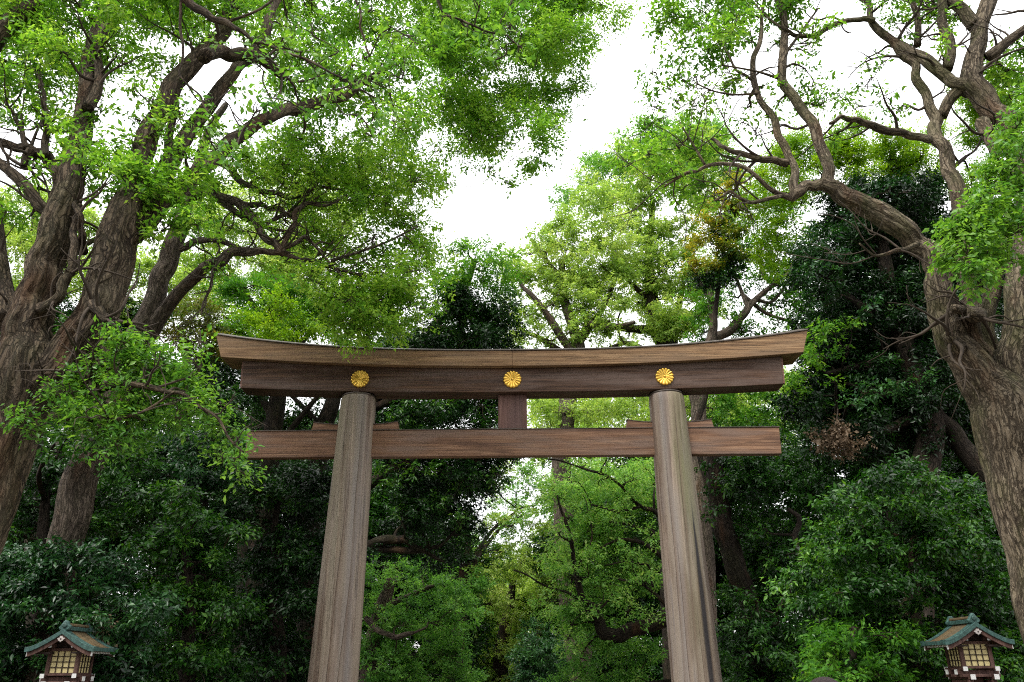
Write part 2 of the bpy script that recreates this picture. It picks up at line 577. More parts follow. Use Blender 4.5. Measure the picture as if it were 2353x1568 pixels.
def fill(poly, step, Y0, Y1, w=1.0, rng=RNG, rf=.72, tb=0.0, layers=1, keep=1.0, flat=.75):
    """leaf masses spread through an outline between two depths"""
    xs = [p[0] for p in poly]
    ys = [p[1] for p in poly]
    out = []
    for _ in range(layers):
        y = min(ys) + step * .4 * rng.random()
        row = 0
        while y < max(ys):
            x = min(xs) + (row % 2) * step * .5
            while x < max(xs):
                jx, jy = x + rng.normal(0, step * .28), y + rng.normal(0, step * .28)
                if inpoly(jx, jy, poly) and rng.random() < keep:
                    p = P(jx, jy, Y0 + (Y1 - Y0) * rng.random())
                    if p[2] > .3:
                        out.append(Blob(p, step * rf * (.65 + .7 * rng.random()) / ppm(p), w * rng.uniform(.6, 1.35), tb + rng.normal(0, .16), flat))
                x += step
            y += step * .86
            row += 1
    return out


LM = 2.3


def grow_crown(root, blobs, kind, L, lai, nodes, rng, twigs, K=9, clumps=12, twig=.30, droop=.25, flat=.75, name='crown', aspect=.44, tw=1.0):
    """leaves in clumps through the blobs, twigs joining them to the limbs (nodes: list of [point, radius])"""
    origin = np.array(root.location)
    np_nodes = [(np.asarray(p, float), r) for p, r in nodes]
    pts = np.array([p for p, _ in np_nodes])
    rads = np.array([r for _, r in np_nodes])
    order = np.argsort([np.min(np.linalg.norm(pts - b.p, axis=1)) for b in blobs]) if len(blobs) else []
    Cs, Ds, Ts = [], [], []
    for bi in order:
        b = blobs[bi]
        d = np.linalg.norm(pts - b.p, axis=1) + .6 * np.maximum(0, pts[:, 2] - b.p[2]) - 2 * np.minimum(rads, .1)
        k = int(np.argmin(d))
        p0, r0 = pts[k], rads[k]
        dist = np.linalg.norm(b.p - p0)
        tip = b.p + rng.normal(0, .1 * b.r, 3)
        ctrl = [p0, p0 * .62 + tip * .38 + rng.normal(0, .10 * dist, 3) + np.array([0, 0, .05 * dist]), p0 * .28 + tip * .72 + rng.normal(0, .08 * dist, 3) + np.array([0, 0, .05 * dist]), tip]
        path = catmull(ctrl, 4)
        rs = min(r0 * .75, (.022 + .018 * dist + .010 * b.r) * tw)
        rr = np.linspace(rs, max(.010, rs * .4), len(path))
        twigs.tube(path, rr, 6, 0, rng)
        nw = path[len(path) // 3::2]
        pts = np.vstack([pts, nw])
        rads = np.concatenate([rads, np.interp(np.linspace(.33, 1, len(nw)), [0, 1], [rr[0], rr[-1]])])
        # clumps on the blob's shell
        ph = rng.random(4) * 7
        m = max(3, int(clumps * rng.uniform(.8, 1.2)))
        cd = unit(rng.normal(0, 1, (m, 3)) + np.array([0, 0, .25]))
        cr = b.r * (.35 + .65 * rng.random(m) ** .6) * (1 + .3 * bumpy(cd, ph))
        cp = b.p + cd * cr[:, None] * np.array([1, 1, b.flat + .1])
        for j in range(m):
            if rng.random() < .7:
                q = path[int(rng.integers(len(path) // 2, len(path)))]
                e = cp[j]
                md = (q + e) / 2 + rng.normal(0, .08 * np.linalg.norm(e - q) + .01, 3)
                twigs.tube(catmull([q, md, e], 3), np.linspace(rr[-1] * .8, .005, 7), 4, 0, rng)
        ns = LM * lai * b.w * math.pi * b.r ** 2 / (.5 * aspect * L * L) / K
        ns = max(6, int(ns))
        which = rng.integers(0, m, ns)
        sg = b.r * .26
        off = rng.normal(0, 1, (ns, 3)) * np.array([sg, sg, sg * .5])
        C = cp[which] + off
        out = unit(C - b.p)
        D = unit(out * .8 + unit(off) * .5 + rng.normal(0, .35, (ns, 3)) + np.array([0, 0, .05]))
        Cs.append(C)
        Ds.append(D)
        ct = rng.random(m) * .55
        Ts.append(np.clip(ct[which] + rng.random(ns) * .42 + b.tb, 0, 1))
    if not Cs:
        return
    C, D, T = np.vstack(Cs), np.vstack(Ds), np.concatenate(Ts)
    low = C[:, 2] > .1
    C, D, T = C[low], D[low], T[low]
    return leaves_mesh(name, M[kind], root, origin, C, D, K, L, twig, rng, droop, flat, T, aspect)


def stroke(pts, Y):
    """photo polyline (x, y, width[, Y offset]) -> world points and radii"""
    out, rad = [], []
    for q in pts:
        yy = Y + (q[3] if len(q) > 3 else 0)
        p = P(q[0], q[1], yy)
        out.append(p)
        rad.append(q[2] / 2 / ppm(p))
    a = np.column_stack([np.array(out), np.array(rad)])
    if len(a) > 3:      # knuckles between the measured points
        m = (a[:-1] + a[1:]) / 2
        seg = np.linalg.norm(a[1:, :3] - a[:-1, :3], axis=1)
        m[:, :3] += RNG.normal(0, 1, (len(m), 3)) * np.where(m[:, 3] > .16, .03, np.minimum(.035 * seg + .10 * m[:, 3], .5 * m[:, 3] + .02))[:, None]
        m[:, 3] *= np.where(m[:, 3] > .16, 1.0, RNG.uniform(.92, 1.1, len(m)))
        b = np.empty((len(a) * 2 - 1, 4))
        b[0::2], b[1::2] = a, m
        a = b
    a = catmull(a, 4)
    return a[:, :3], np.maximum(a[:, 3], .006)


def to_ground(pts, rad, flare=1.35):
    """carry the first point of a trunk down to the soil"""
    if pts[0][2] < .05:
        return pts, rad
    d = pts[0] - pts[min(6, len(pts) - 1)]
    d = d / max(1e-6, -d[2]) if d[2] < -.05 else np.array([0, 0, -1.0])
    d = np.clip(d, -.35, .35)
    d[2] = -1
    n = max(3, int(pts[0][2] / .4))
    ts = np.linspace(1, 0, n, endpoint=False)
    ext = np.array([pts[0] + d * pts[0][2] * t + np.array([0, 0, -.1 * t]) for t in ts])
    er = np.array([rad[0] * (1 + (flare - 1) * t ** 3) for t in ts])
    return np.vstack([ext, pts]), np.concatenate([er, rad])


def fuse(root, tubes_list, mat, origin, voxel, name, amp=.02):
    """one continuous wooden body from overlapping tubes, with bark coordinates that follow the limbs"""
    tb = Tubes()
    segs = []
    for pts, rad in tubes_list:
        rad = np.maximum(rad * .90 - voxel * .25, rad * .75)
        tb.tube(pts, rad, 18, .10)
        segs.append((pts, rad))
    tmp = tb.build('tmp', None, None, origin)
    md = tmp.modifiers.new('r', 'REMESH')
    md.mode, md.voxel_size = 'VOXEL', voxel
    sm = tmp.modifiers.new('s', 'SMOOTH')
    sm.factor, sm.iterations = .5, 3
    dg = bpy.context.evaluated_depsgraph_get()
    me = bpy.data.meshes.new_from_object(tmp.evaluated_get(dg))
    bpy.data.objects.remove(tmp)
    nv = len(me.vertices)
    co = np.empty(nv * 3, dtype=np.float32)
    me.vertices.foreach_get('co', co)
    co = co.reshape(-1, 3).astype(float) + np.asarray(origin)
    nrm = np.empty(nv * 3, dtype=np.float32)
    me.vertices.foreach_get('normal', nrm)
    nrm = nrm.reshape(-1, 3)
    best = np.full(nv, 1e9)
    bark = np.zeros((nv, 3))
    off = 0.0
    for pts, rad in segs:
        tan = unit(np.gradient(pts, axis=0))
        u = unit(np.cross(tan[0], [0.31, .95, .1]))
        s = np.concatenate([[0], np.cumsum(np.linalg.norm(np.diff(pts, axis=0), axis=1))])
        for i in range(len(pts)):
            u = unit(u - tan[i] * (u @ tan[i]))
            v = np.cross(tan[i], u)
            d = co - pts[i]
            dist = np.linalg.norm(d, axis=1) / rad[i]
            w = dist < best
            if w.any():
                best[w] = dist[w]
                dw = d[w]
                bark[w, 0] = dw @ u
                bark[w, 1] = dw @ v
                bark[w, 2] = s[i] + dw @ tan[i] + off
        off += 13.7
    # ridges that run along the limb
    a = np.arctan2(bark[:, 1], bark[:, 0])
    z = bark[:, 2]
    rr = np.hypot(bark[:, 0], bark[:, 1])
    h = np.sin(9 * a + 1.3 * np.sin(z * 2.1) + z * .7) * .5 + np.sin(17 * a - z * 1.9 + 2 * np.sin(z * 3.3)) * .35 + np.sin(z * 7 + 3 * np.sin(a * 4)) * .25
    co = co + nrm * (h * amp * np.clip(rr / .3, .1, 1))[:, None]
    me.vertices.foreach_set('co', (co - np.asarray(origin)).astype(np.float32).ravel())
    me.polygons.foreach_set('use_smooth', np.ones(len(me.polygons), dtype=bool))
    at = me.attributes.new('bark', 'FLOAT_VECTOR', 'POINT')
    at.data.foreach_set('vector', bark.astype(np.float32).ravel())
    me.materials.clear()
    me.materials.append(mat)
    me.update()
    return link(bpy.data.objects.new(name, me), root)


def side_twigs(tg, pts, rad, n, rng, nodes, up=.25):
    """small forking side branches along a limb"""
    k = len(pts)
    ends = []
    for _ in range(n):
        i = int(rng.integers(k // 5, k))
        t = unit(pts[min(i + 1, k - 1)] - pts[max(i - 1, 0)])
        d = unit(np.cross(t, rng.normal(0, 1, 3)) + t * .6 + np.array([0, 0, up]))
        L = rng.uniform(.5, 1.5)
        r0 = min(rad[i] * .55, .012 + .018 * L)
        c = [pts[i]]
        for q in range(4):
            d = unit(d + rng.normal(0, .28, 3) + np.array([0, 0, .05]))
            c.append(c[-1] + d * L / 4)
        path = catmull(c, 3)
        ends.append(path[-1])
        rr = np.linspace(r0, .006, len(path))
        tg.tube(path, rr, 6, 0, rng)
        nodes += [(p, r) for p, r in zip(path[4::3], rr[4::3])]
        for _ in range(3):
            j = int(rng.integers(3, len(path) - 1))
            e = unit(unit(path[j] - path[j - 1]) + rng.normal(0, .6, 3)) * L * rng.uniform(.2, .45)
            m = path[j] + e * .5 + rng.normal(0, .04, 3)
            tg.tube(catmull([path[j], m, path[j] + e], 3), np.linspace(rr[j] * .7, .004, 7), 5, 0, rng)
    return ends


def tree(name, label, cat, group, Y, trunks, limbs, crowns, bark='bark_d', seed=1, voxel=.035, fused=False, tw=1.0, amp=.02, base=None, side=0, leafy_share=.25):
    """trunks, limbs: photo polylines; crowns: list of dict(blobs, kind, L, lai, ...)"""
    rng = np.random.default_rng(seed)
    ts = [stroke(t, Y) for t in trunks]
    if base is not None:
        p, r = ts[0]
        b = P(*base[:2], Y) if len(base) == 2 else np.array(base)
        ts[0] = (np.vstack([catmull([b, b * .5 + p[0] * .5 + rng.normal(0, .1, 3), p[0]], 4)[:-1], p]), np.concatenate([np.linspace(r[0] * 1.3, r[0], 8), r]))
    ts[0] = to_ground(*ts[0])
    ls = [stroke(t, Y) for t in limbs]
    o = ts[0][0][0].copy()
    o[2] = 0
    root = thing(name, o, label, cat, group)
    nodes = [(p, r) for pts, rad in ts + ls for p, r in zip(pts, rad) if p[2] > 1.0]
    if fused:
        fuse(root, ts, M[bark], o, voxel, 'trunk', amp)
    else:
        tb = Tubes()
        for pts, rad in ts:
            tb.tube(pts, rad, 16, .07, rng)
        tb.build('trunk', M[bark], root, o)
    for pts, rad in ls:
        tb = Tubes()
        tb.tube(pts, rad, 12, .13, rng)
        tb.build('limb', M[bark], root, o)
    tg = Tubes()
    leafy = []
    if side:
        for pts, rad in ls + [(p[len(p) * 3 // 5:], r[len(p) * 3 // 5:]) for p, r in ts[1:]]:
            for e in side_twigs(tg, pts, rad, side, rng, nodes):
                if rng.random() < leafy_share and e[2] > 8.5:
                    leafy.append(Blob(e, rng.uniform(.18, .34), .8, .05))
    for c in crowns:
        c = dict(c)
        bl = c.pop('blobs') + leafy
        leafy = []
        grow_crown(root, bl, c.pop('kind'), c.pop('L'), c.pop('lai'), nodes, rng, tg, tw=tw, **c)
    tg.build('branch_sprays', M['twig'] if bark != 'bark_d' else M['bark_d'], root, o)
    return root


#==SETTING==
# ------------------------------------------------------------------ ground
def sheet(name, x0, x1, y0, y1, z, mat, n=1):
    o = MB().add([(x0, y0, z), (x1, y0, z), (x1, y1, z), (x0, y1, z)], [(0, 1, 2, 3)]).build(name, mat)
    return tag(o, kind='structure')


sheet('ground', -600, 600, -300, 900, 0, M['soil'])
sheet('gravel_path', -6.2, 6.2, -60, 160, .004, M['gravel'])

# ------------------------------------------------------------------ torii
GY = 21.8
gate = thing('torii_gate', (0, GY, 0), 'tall brown wooden shrine gate with three gold crests on its upper beam', 'gate')


def beam(x0, x1, zb, zt, yb0, yb1, slant0=0.0, slant1=0.0, n=40, ridge=0.0):
    """beam from x0 to x1 with curved bottom zb(x), top zt(x); ends slanted"""
    rings = []
    for i in range(n + 1):
        t = i / n
        xb = x0 + (x1 - x0) * t
        xt = (x0 + slant0) + ((x1 + slant1) - (x0 + slant0)) * t
        b, tp = zb(xb), zt(xt)
        r = [(xb, yb0, b), (xb, yb1, b), (xt, yb1, tp)]
        if ridge:
            r.append((xt, (yb0 + yb1) / 2, tp + ridge))
        r.append((xt, yb0, tp))
        rings.append(r)
    return MB().loft(rings)


kb = lambda x: 9.70 + .34 * (abs(x) / 8.28) ** 2.1
kt = lambda x: 10.16 + .56 * (abs(x) / 8.5) ** 2.6
for x0, x1, s0, s1 in ((-8.28, -.004, -.22, 0), (.004, 8.28, 0, .22)):
    k = beam(x0, x1, kb, kt, -.50, .50, s0, s1, 40, .22).build('top_beam', M['w_kasagi'], gate, .012)
    if x0 < -1:
        MB().box((0, 0, 9.93), (.3, .90, .38)).build('tenon', M['w_under'], k)
    cap = beam(x0 + s0 if x0 < -1 else .0004, x1 + s1 if x0 > -1 else -.0004, lambda x: kt(x) + .004, lambda x: kt(x) + .035, -.525, .525, s0 * .1, s1 * .1, 40, .22).build('copper_cap', M['copper'], k, .005)
sb = lambda x: 8.98 + .18 * (abs(x) / 7.66) ** 2.2
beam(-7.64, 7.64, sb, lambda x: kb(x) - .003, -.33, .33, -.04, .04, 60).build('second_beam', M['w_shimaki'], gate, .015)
for sx in (-1, 1):   # thin end boards
    xe = sx * 7.665
    MB().loft([[(xe - .02, -.315, sb(xe) + .02), (xe - .02, .315, sb(xe) + .02), (xe - .02 + sx * .035, .315, kb(xe) - .03), (xe - .02 + sx * .035, -.315, kb(xe) - .03)],
               [(xe + .03, -.315, sb(xe) + .02), (xe + .03, .315, sb(xe) + .02), (xe + .03 + sx * .035, .315, kb(xe) - .03), (xe + .03 + sx * .035, -.315, kb(xe) - .03)]]).build('end_board', M['w_under'], gate, .004)
nz0, nz1 = 7.20, 7.95
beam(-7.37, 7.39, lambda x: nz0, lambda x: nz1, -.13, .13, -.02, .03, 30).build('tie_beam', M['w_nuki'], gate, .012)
nc = beam(-7.42, 7.44, lambda x: nz1 + .004, lambda x: nz1 + .024, -.15, .15, 0, 0, 30).build('copper_cap', M['copper'], gate, .004)
MB().box((0, 0, (nz1 + .026 + 8.978) / 2), (.81, .24, 8.976 - nz1 - .028)).build('centre_strut', M['w_strut'], gate, .012)


def pillar(sx, mat):
    prof = [(-.05, .66), (0, .66), (1.5, .622), (3.5, .59), (5.5, .555), (7.2, .522), (8.5, .50), (8.86, .492), (8.955, .455), (8.978, .42)]
    zs = np.linspace(0, 8.86, 40).tolist()
    pz, pr = [a for a, _ in prof], [b for _, b in prof]
    zs = [-.05] + zs + [8.9, 8.93, 8.955, 8.97, 8.978]
    rings = []
    n = 56
    for z in zs:
        r = float(np.interp(z, pz, pr))
        cx = sx * (4.57 - .0225 * z)
        rings.append([(cx + r * math.cos(a) * (1 + .004 * math.sin(5 * a + z * .3)), r * math.sin(a), z) for a in (i / n * 2 * math.pi for i in range(n))])
    o = MB().loft(rings).build('pillar', mat, gate, 0, True)
    # copper ring on the head
    m = MB()
    rr = []
    for (r, z) in ((.462, 8.935), (.475, 8.935), (.475, 8.975), (.43, 8.975)):
        rr.append([(sx * (4.57 - .0225 * z) + r * math.cos(a), r * math.sin(a), z) for a in (i / n * 2 * math.pi for i in range(n))])
    m.loft(rr, False).build('head_band', M['copper'], o, 0, True)
    # stone footing
    rr = [[(sx * 4.57 + r * math.cos(a), r * math.sin(a), z) for a in (i / n * 2 * math.pi for i in range(n))] for r, z in ((.95, -.02), (.95, .22), (.88, .30), (.70, .32))]
    MB().loft(rr).build('footing', M['stone'], gate, 0, False)


pillar(-1, M['w_pillar_l'])
pillar(1, M['w_pillar_r'])
for sx in (-1, 1):
    for sd in (-1, 1):
        cx = sx * (4.57 - .0225 * 8)
        x0 = cx + sd * .46
        x1 = cx + sd * 1.17
        rings = []
        for i in range(9):
            t = i / 8
            x = x0 + (x1 - x0) * t
            zt = 8.125 + .075 * t ** 2
            xb = x + (sd * .05 if i == 8 else 0)
            rings.append([(xb, -.125, nz1 + .026), (xb, .125, nz1 + .026), (x, .125, zt), (x, -.125, zt)])
        wd = MB().loft(rings).build('wedge', M['w_nuki'], gate, .006)
        rings = []
        for i in range(9):
            t = i / 8
            x = x0 + (x1 + sd * .02 - x0) * t
            zt = 8.129 + .075 * t ** 2
            rings.append([(x, -.14, zt), (x, .14, zt), (x, .14, zt + .018), (x, -.14, zt + .018)])
        MB().loft(rings).build('copper_cap', M['copper'], wd)


def crest(cx, cz, rad):
    """sixteen-petalled round gilt crest"""
    m = MB()
    na, nr = 16 * 12, 14
    vs, fs = [], []
    for j in range(nr + 1):
        t = j / nr
        for i in range(na):
            a = i / na * 2 * math.pi
            u = abs(math.sin(8 * a))          # 0 between petals, 1 on the petal's back
            ro = rad * (.90 + .10 * math.sqrt(u))
            r = ro * (.14 + .86 * t)
            h = .020 + .040 * (u ** .6) * (t ** .8) * (1 if t < .8 else math.sqrt(max(0, 1 - ((t - .8) / .2) ** 2)) * .9 + .1)
            if j == nr:
                h = 0.0
            vs.append((cx + r * math.cos(a), -.332 - h, cz + r * math.sin(a)))
    for j in range(nr):
        for i in range(na):
            k = (i + 1) % na
            fs.append((j * na + i, j * na + k, (j + 1) * na + k, (j + 1) * na + i))
    m.add(vs, fs)
    o = m.build('crest', M['gold'], gate, 0, True)
    b = MB()
    rings = []
    for k in range(7):
        a = k / 6 * math.pi / 2
        r = rad * .16 * math.cos(a) + .0005
        rings.append([(cx + r * math.cos(q), -.345 - .045 * math.sin(a), cz + r * math.sin(q)) for q in (i / 24 * 2 * math.pi for i in range(24))])
    b.loft(rings).build('crest_boss', M['gold'], o, 0, True)


crest(-4.31, 9.40, .265)
crest(0.0, 9.35, .265)
crest(4.31, 9.40, .265)


# ------------------------------------------------------------------ lanterns
def roof_z(x):
    t = min(1.0, abs(x) / .64)
    return 2.40 - .33 * (1 - (1 - t) ** 1.35) + .012 * max(0, t - .85) / .15


def strip(y0, y1, top, thick, xm=.64, n=26, x0=None):
    """a band following the roof's curve: its upper face lies `top` above the curve"""
    rings = []
    for i in range(n + 1):
        x = -xm + 2 * xm * i / n
        z = roof_z(x)
        rings.append([(x, y0, z + top - thick), (x, y1, z + top - thick), (x, y1, z + top), (x, y0, z + top)])
    return MB().loft(rings)


def make_lantern(loc, label):
    t = thing('shrine_lantern', loc, label, 'lantern', 'wooden roofed lanterns either side of the gate')
    m = MB()
    m.box((0, 0, .06), (1.0, 1.0, .52)).box((0, 0, .42), (.72, .72, .2))
    m.build('stone_base', M['stone'], t, .02)
    m = MB()
    m.box((0, 0, .98), (.24, .24, .92))
    m.build('post', M['l_wood'], t, .01)
    m = MB()
    for sx in (-1, 1):
        m.box((sx * .22, 0, 1.36), (.09, .66, .09))
    m.box((0, 0, 1.475), (.70, .66, .05))
    m.build('platform', M['l_wood'], t, .006)
    for y in (-.17, .17):
        b = MB().box((0, y, 1.54), (.78, .085, .08)).build('cross_beam', M['l_wood'], t)
        for sx in (-1, 1):
            MB().box((sx * .397, y, 1.54), (.014, .089, .084)).build('white_tip', M['white'], b)
    for x in (-.22, .22):
        b = MB().box((x, 0, 1.455), (.085, .82, .085)).build('cross_beam', M['l_wood'], t)
        for sy in (-1, 1):
            MB().box((x, sy * .417, 1.455), (.089, .014, .089)).build('white_tip', M['white'], b)
    for x in (-.30, .30):
        b = MB().box((x, 0, 1.595), (.07, .70, .035)).build('sill_beam', M['l_wood'], t)
        for sy in (-1, 1):
            MB().box((x, sy * .357, 1.595), (.08, .014, .075)).build('white_tip', M['white'], b)
    hx, hy, z0, z1 = .27, .25, 1.60, 2.08
    for sx in (-1, 1):
        for sy in (-1, 1):
            MB().box((sx * hx, sy * hy, (z0 + z1) / 2), (.07, .07, z1 - z0)).build('corner_post', M['l_wood'], t, .004)
    for zz, hh in ((z0 + .02, .04), (z1 - .025, .05)):
        for q in (-1, 1):
            MB().box((0, q * hy, zz), (2 * hx - .07, .06, hh)).build('rail', M['l_wood'], t)
            MB().box((q * hx, 0, zz), (.06, 2 * hy - .07, hh)).build('rail', M['l_wood'], t)
    # four lattice windows
    for kx, ky in ((0, -1), (0, 1), (-1, 0), (1, 0)):
        if ky:
            pn = MB().box((0, ky * hy, (z0 + z1) / 2), (2 * hx - .072, .012, z1 - z0 - .092)).build('window', M['paper'], t)
        else:
            pn = MB().box((kx * hx, 0, (z0 + z1) / 2), (.012, 2 * hy - .072, z1 - z0 - .092)).build('window', M['paper'], t)
        g = MB()
        w = (2 * hx if ky else 2 * hy) - .072
        h = z1 - z0 - .092
        for i in range(5):
            q = -w / 2 + w * i / 4
            c = (q, ky * (hy + .015), (z0 + z1) / 2) if ky else (kx * (hx + .015), q, (z0 + z1) / 2)
            s = (.013, .018, h) if ky else (.018, .013 if kx * 0 else .016, h)
            g.box(c, s)
        for i in range(1, 4):
            q = z0 + .046 + h * i / 4
            c = (0, ky * (hy + .016), q) if ky else (kx * (hx + .016), 0, q)
            s = (w, .014, .011) if ky else (.014, w, .011)
            g.box(c, s)
        g.build('lattice', M['l_dark'], pn)
    # eaves beams with white ends
    for sx in (-1, 1):
        b = MB().box((sx * .22, 0, 2.125), (.06, .86, .07)).build('eaves_beam', M['l_wood'], t)
        for sy in (-1, 1):
            MB().box((sx * .22, sy * .437, 2.125), (.064, .014, .074)).build('white_tip', M['white'], b)
    MB().add([(-.25, -.24, 2.09), (.25, -.24, 2.09), (0, -.24, 2.28), (-.25, .24, 2.09), (.25, .24, 2.09), (0, .24, 2.28)],
             [(0, 1, 2), (5, 4, 3), (0, 2, 5, 3), (1, 4, 5, 2), (0, 3, 4, 1)]).build('gable_wall', M['l_dark'], t)
    # rafters
    for i in range(13):
        y = -.40 + .80 * i / 12
        for sx in (-1, 1):
            zz = roof_z(.50) - .115
            rf = MB().box((sx * .38, y, zz), (.36, .026, .03)).build('rafter', M['l_dark'], t)
            MB().box((sx * .566, y, zz), (.012, .030, .034)).build('white_tip', M['white'], rf)
    # roof: stepped shingle courses on a curved body
    rings = []
    xs = []
    nc = 15
    for sgn in (-1, 1):
        pass
    prof = []
    for i in range(nc):
        xa, xb = .64 * (1 - i / nc), .64 * (1 - (i + 1) / nc)
        prof += [(xa, roof_z(xa) + .000), (xa - .002, roof_z(xa) + .011), (xb + .0005, roof_z(xb) + .002)]
    top = [(-x, z) for x, z in prof] + [(0, roof_z(0) + .004)] + [(x, z) for x, z in reversed(prof)]
    bot = [(x, roof_z(x) - .07) for x in np.linspace(.63, -.63, 21)]
    cs = top + bot
    MB().loft([[(x, y, z) for x, z in cs] for y in (-.44, .44)]).build('roof', M['shingle'], t)
    for sy in (-1, 1):
        strip(sy * .44, sy * .50, .016, .088, .65).build('verge', M['verdigris'], t, .004)
        strip(sy * .30, sy * .438, .020, .012, .645).build('verge_flashing', M['verdigris'], t)
        bb = strip(sy * .435, sy * .475, -.076, .075, .60).build('bargeboard', M['l_wood'], t)
        for sx in (-1, 1):
            MB().box((sx * .606, sy * .455, roof_z(.6) - .112), (.012, .042, .078)).build('white_tip', M['white'], bb)
        g = MB()   # pendant ornament under the gable's peak
        rings = []
        for yy in (sy * .48, sy * .51):
            rings.append([(.07 * a, yy, 2.235 + .055 * b) for a, b in ((0, -1), (.25, -.6), (.5, -.62), (.62, -.25), (1, .1), (.8, .42), (.45, .38), (.3, 1), (-.3, 1), (-.45, .38), (-.8, .42), (-1, .1), (-.62, -.25), (-.5, -.62), (-.25, -.6))])
        gg = g.loft(rings).build('gable_pendant', plain('pale_wood', (.42, .38, .36), .7), t)
        MB().loft([[(.014 * math.cos(q), yy, 2.238 + .014 * math.sin(q)) for q in (i / 10 * 2 * math.pi for i in range(10))] for yy in (sy * .505, sy * .514)]).build('boss', M['l_dark'], gg)
    for sx in (-1, 1):
        MB().box((sx * .638, 0, roof_z(.64) - .03), (.022, .88, .07)).build('eaves_fascia', M['verdigris'], t, .004)
    MB().box((0, 0, 2.43), (.15, .76, .07)).build('ridge', M['verdigris'], t, .01)
    MB().box((0, 0, 2.495), (.11, .80, .05)).build('ridge_cap', M['shingle'], t, .015)
    for sy in (-1, 1):   # ridge-end ornaments
        m = MB()
        rings = []
        out = []
        for q in range(28):
            a = q / 28 * 2 * math.pi
            r = .085 + .012 * math.cos(3 * a + math.pi / 2)
            out.append((r * math.cos(a) * (1.0 if math.sin(a) > 0 else 1.25), 2.475 + r * math.sin(a) * (1 if math.sin(a) > 0 else 1.2)))
        for f, yy in ((.85, sy * .37), (1, sy * .39), (1, sy * .44), (.8, sy * .46)):
            rings.append([(x * f, yy, 2.475 + (z - 2.475) * f) for x, z in out])
        m.loft(rings)
        e = m.build('ridge_end', M['verdigris'], t, 0)
        MB().loft([[(r * math.cos(a), yy, 2.485 + r * math.sin(a)) for a in (i / 16 * 2 * math.pi for i in range(16))] for r, yy in ((.045, sy * .455), (.045, sy * .475), (.03, sy * .482))]).build('ridge_boss', M['verdigris'], e)
    return t


LY = 16.6
lp = P(160, 1530, LY)
rp = P(2228, 1515, LY)
lan = make_lantern((lp[0], LY, .10), 'left roofed wooden lantern below the leaning double trunk, roof dull brown')


def copy_tree(o, parent=None):
    c = o.copy()
    col.objects.link(c)
    c.parent = parent
    for ch in list(o.children):
        copy_tree(ch, c)
    return c


lan2 = copy_tree(lan)
lan2.location = (rp[0], LY, .10)
lan2['label'] = 'right roofed wooden lantern beside the forked grey trunk, roof golden brown'

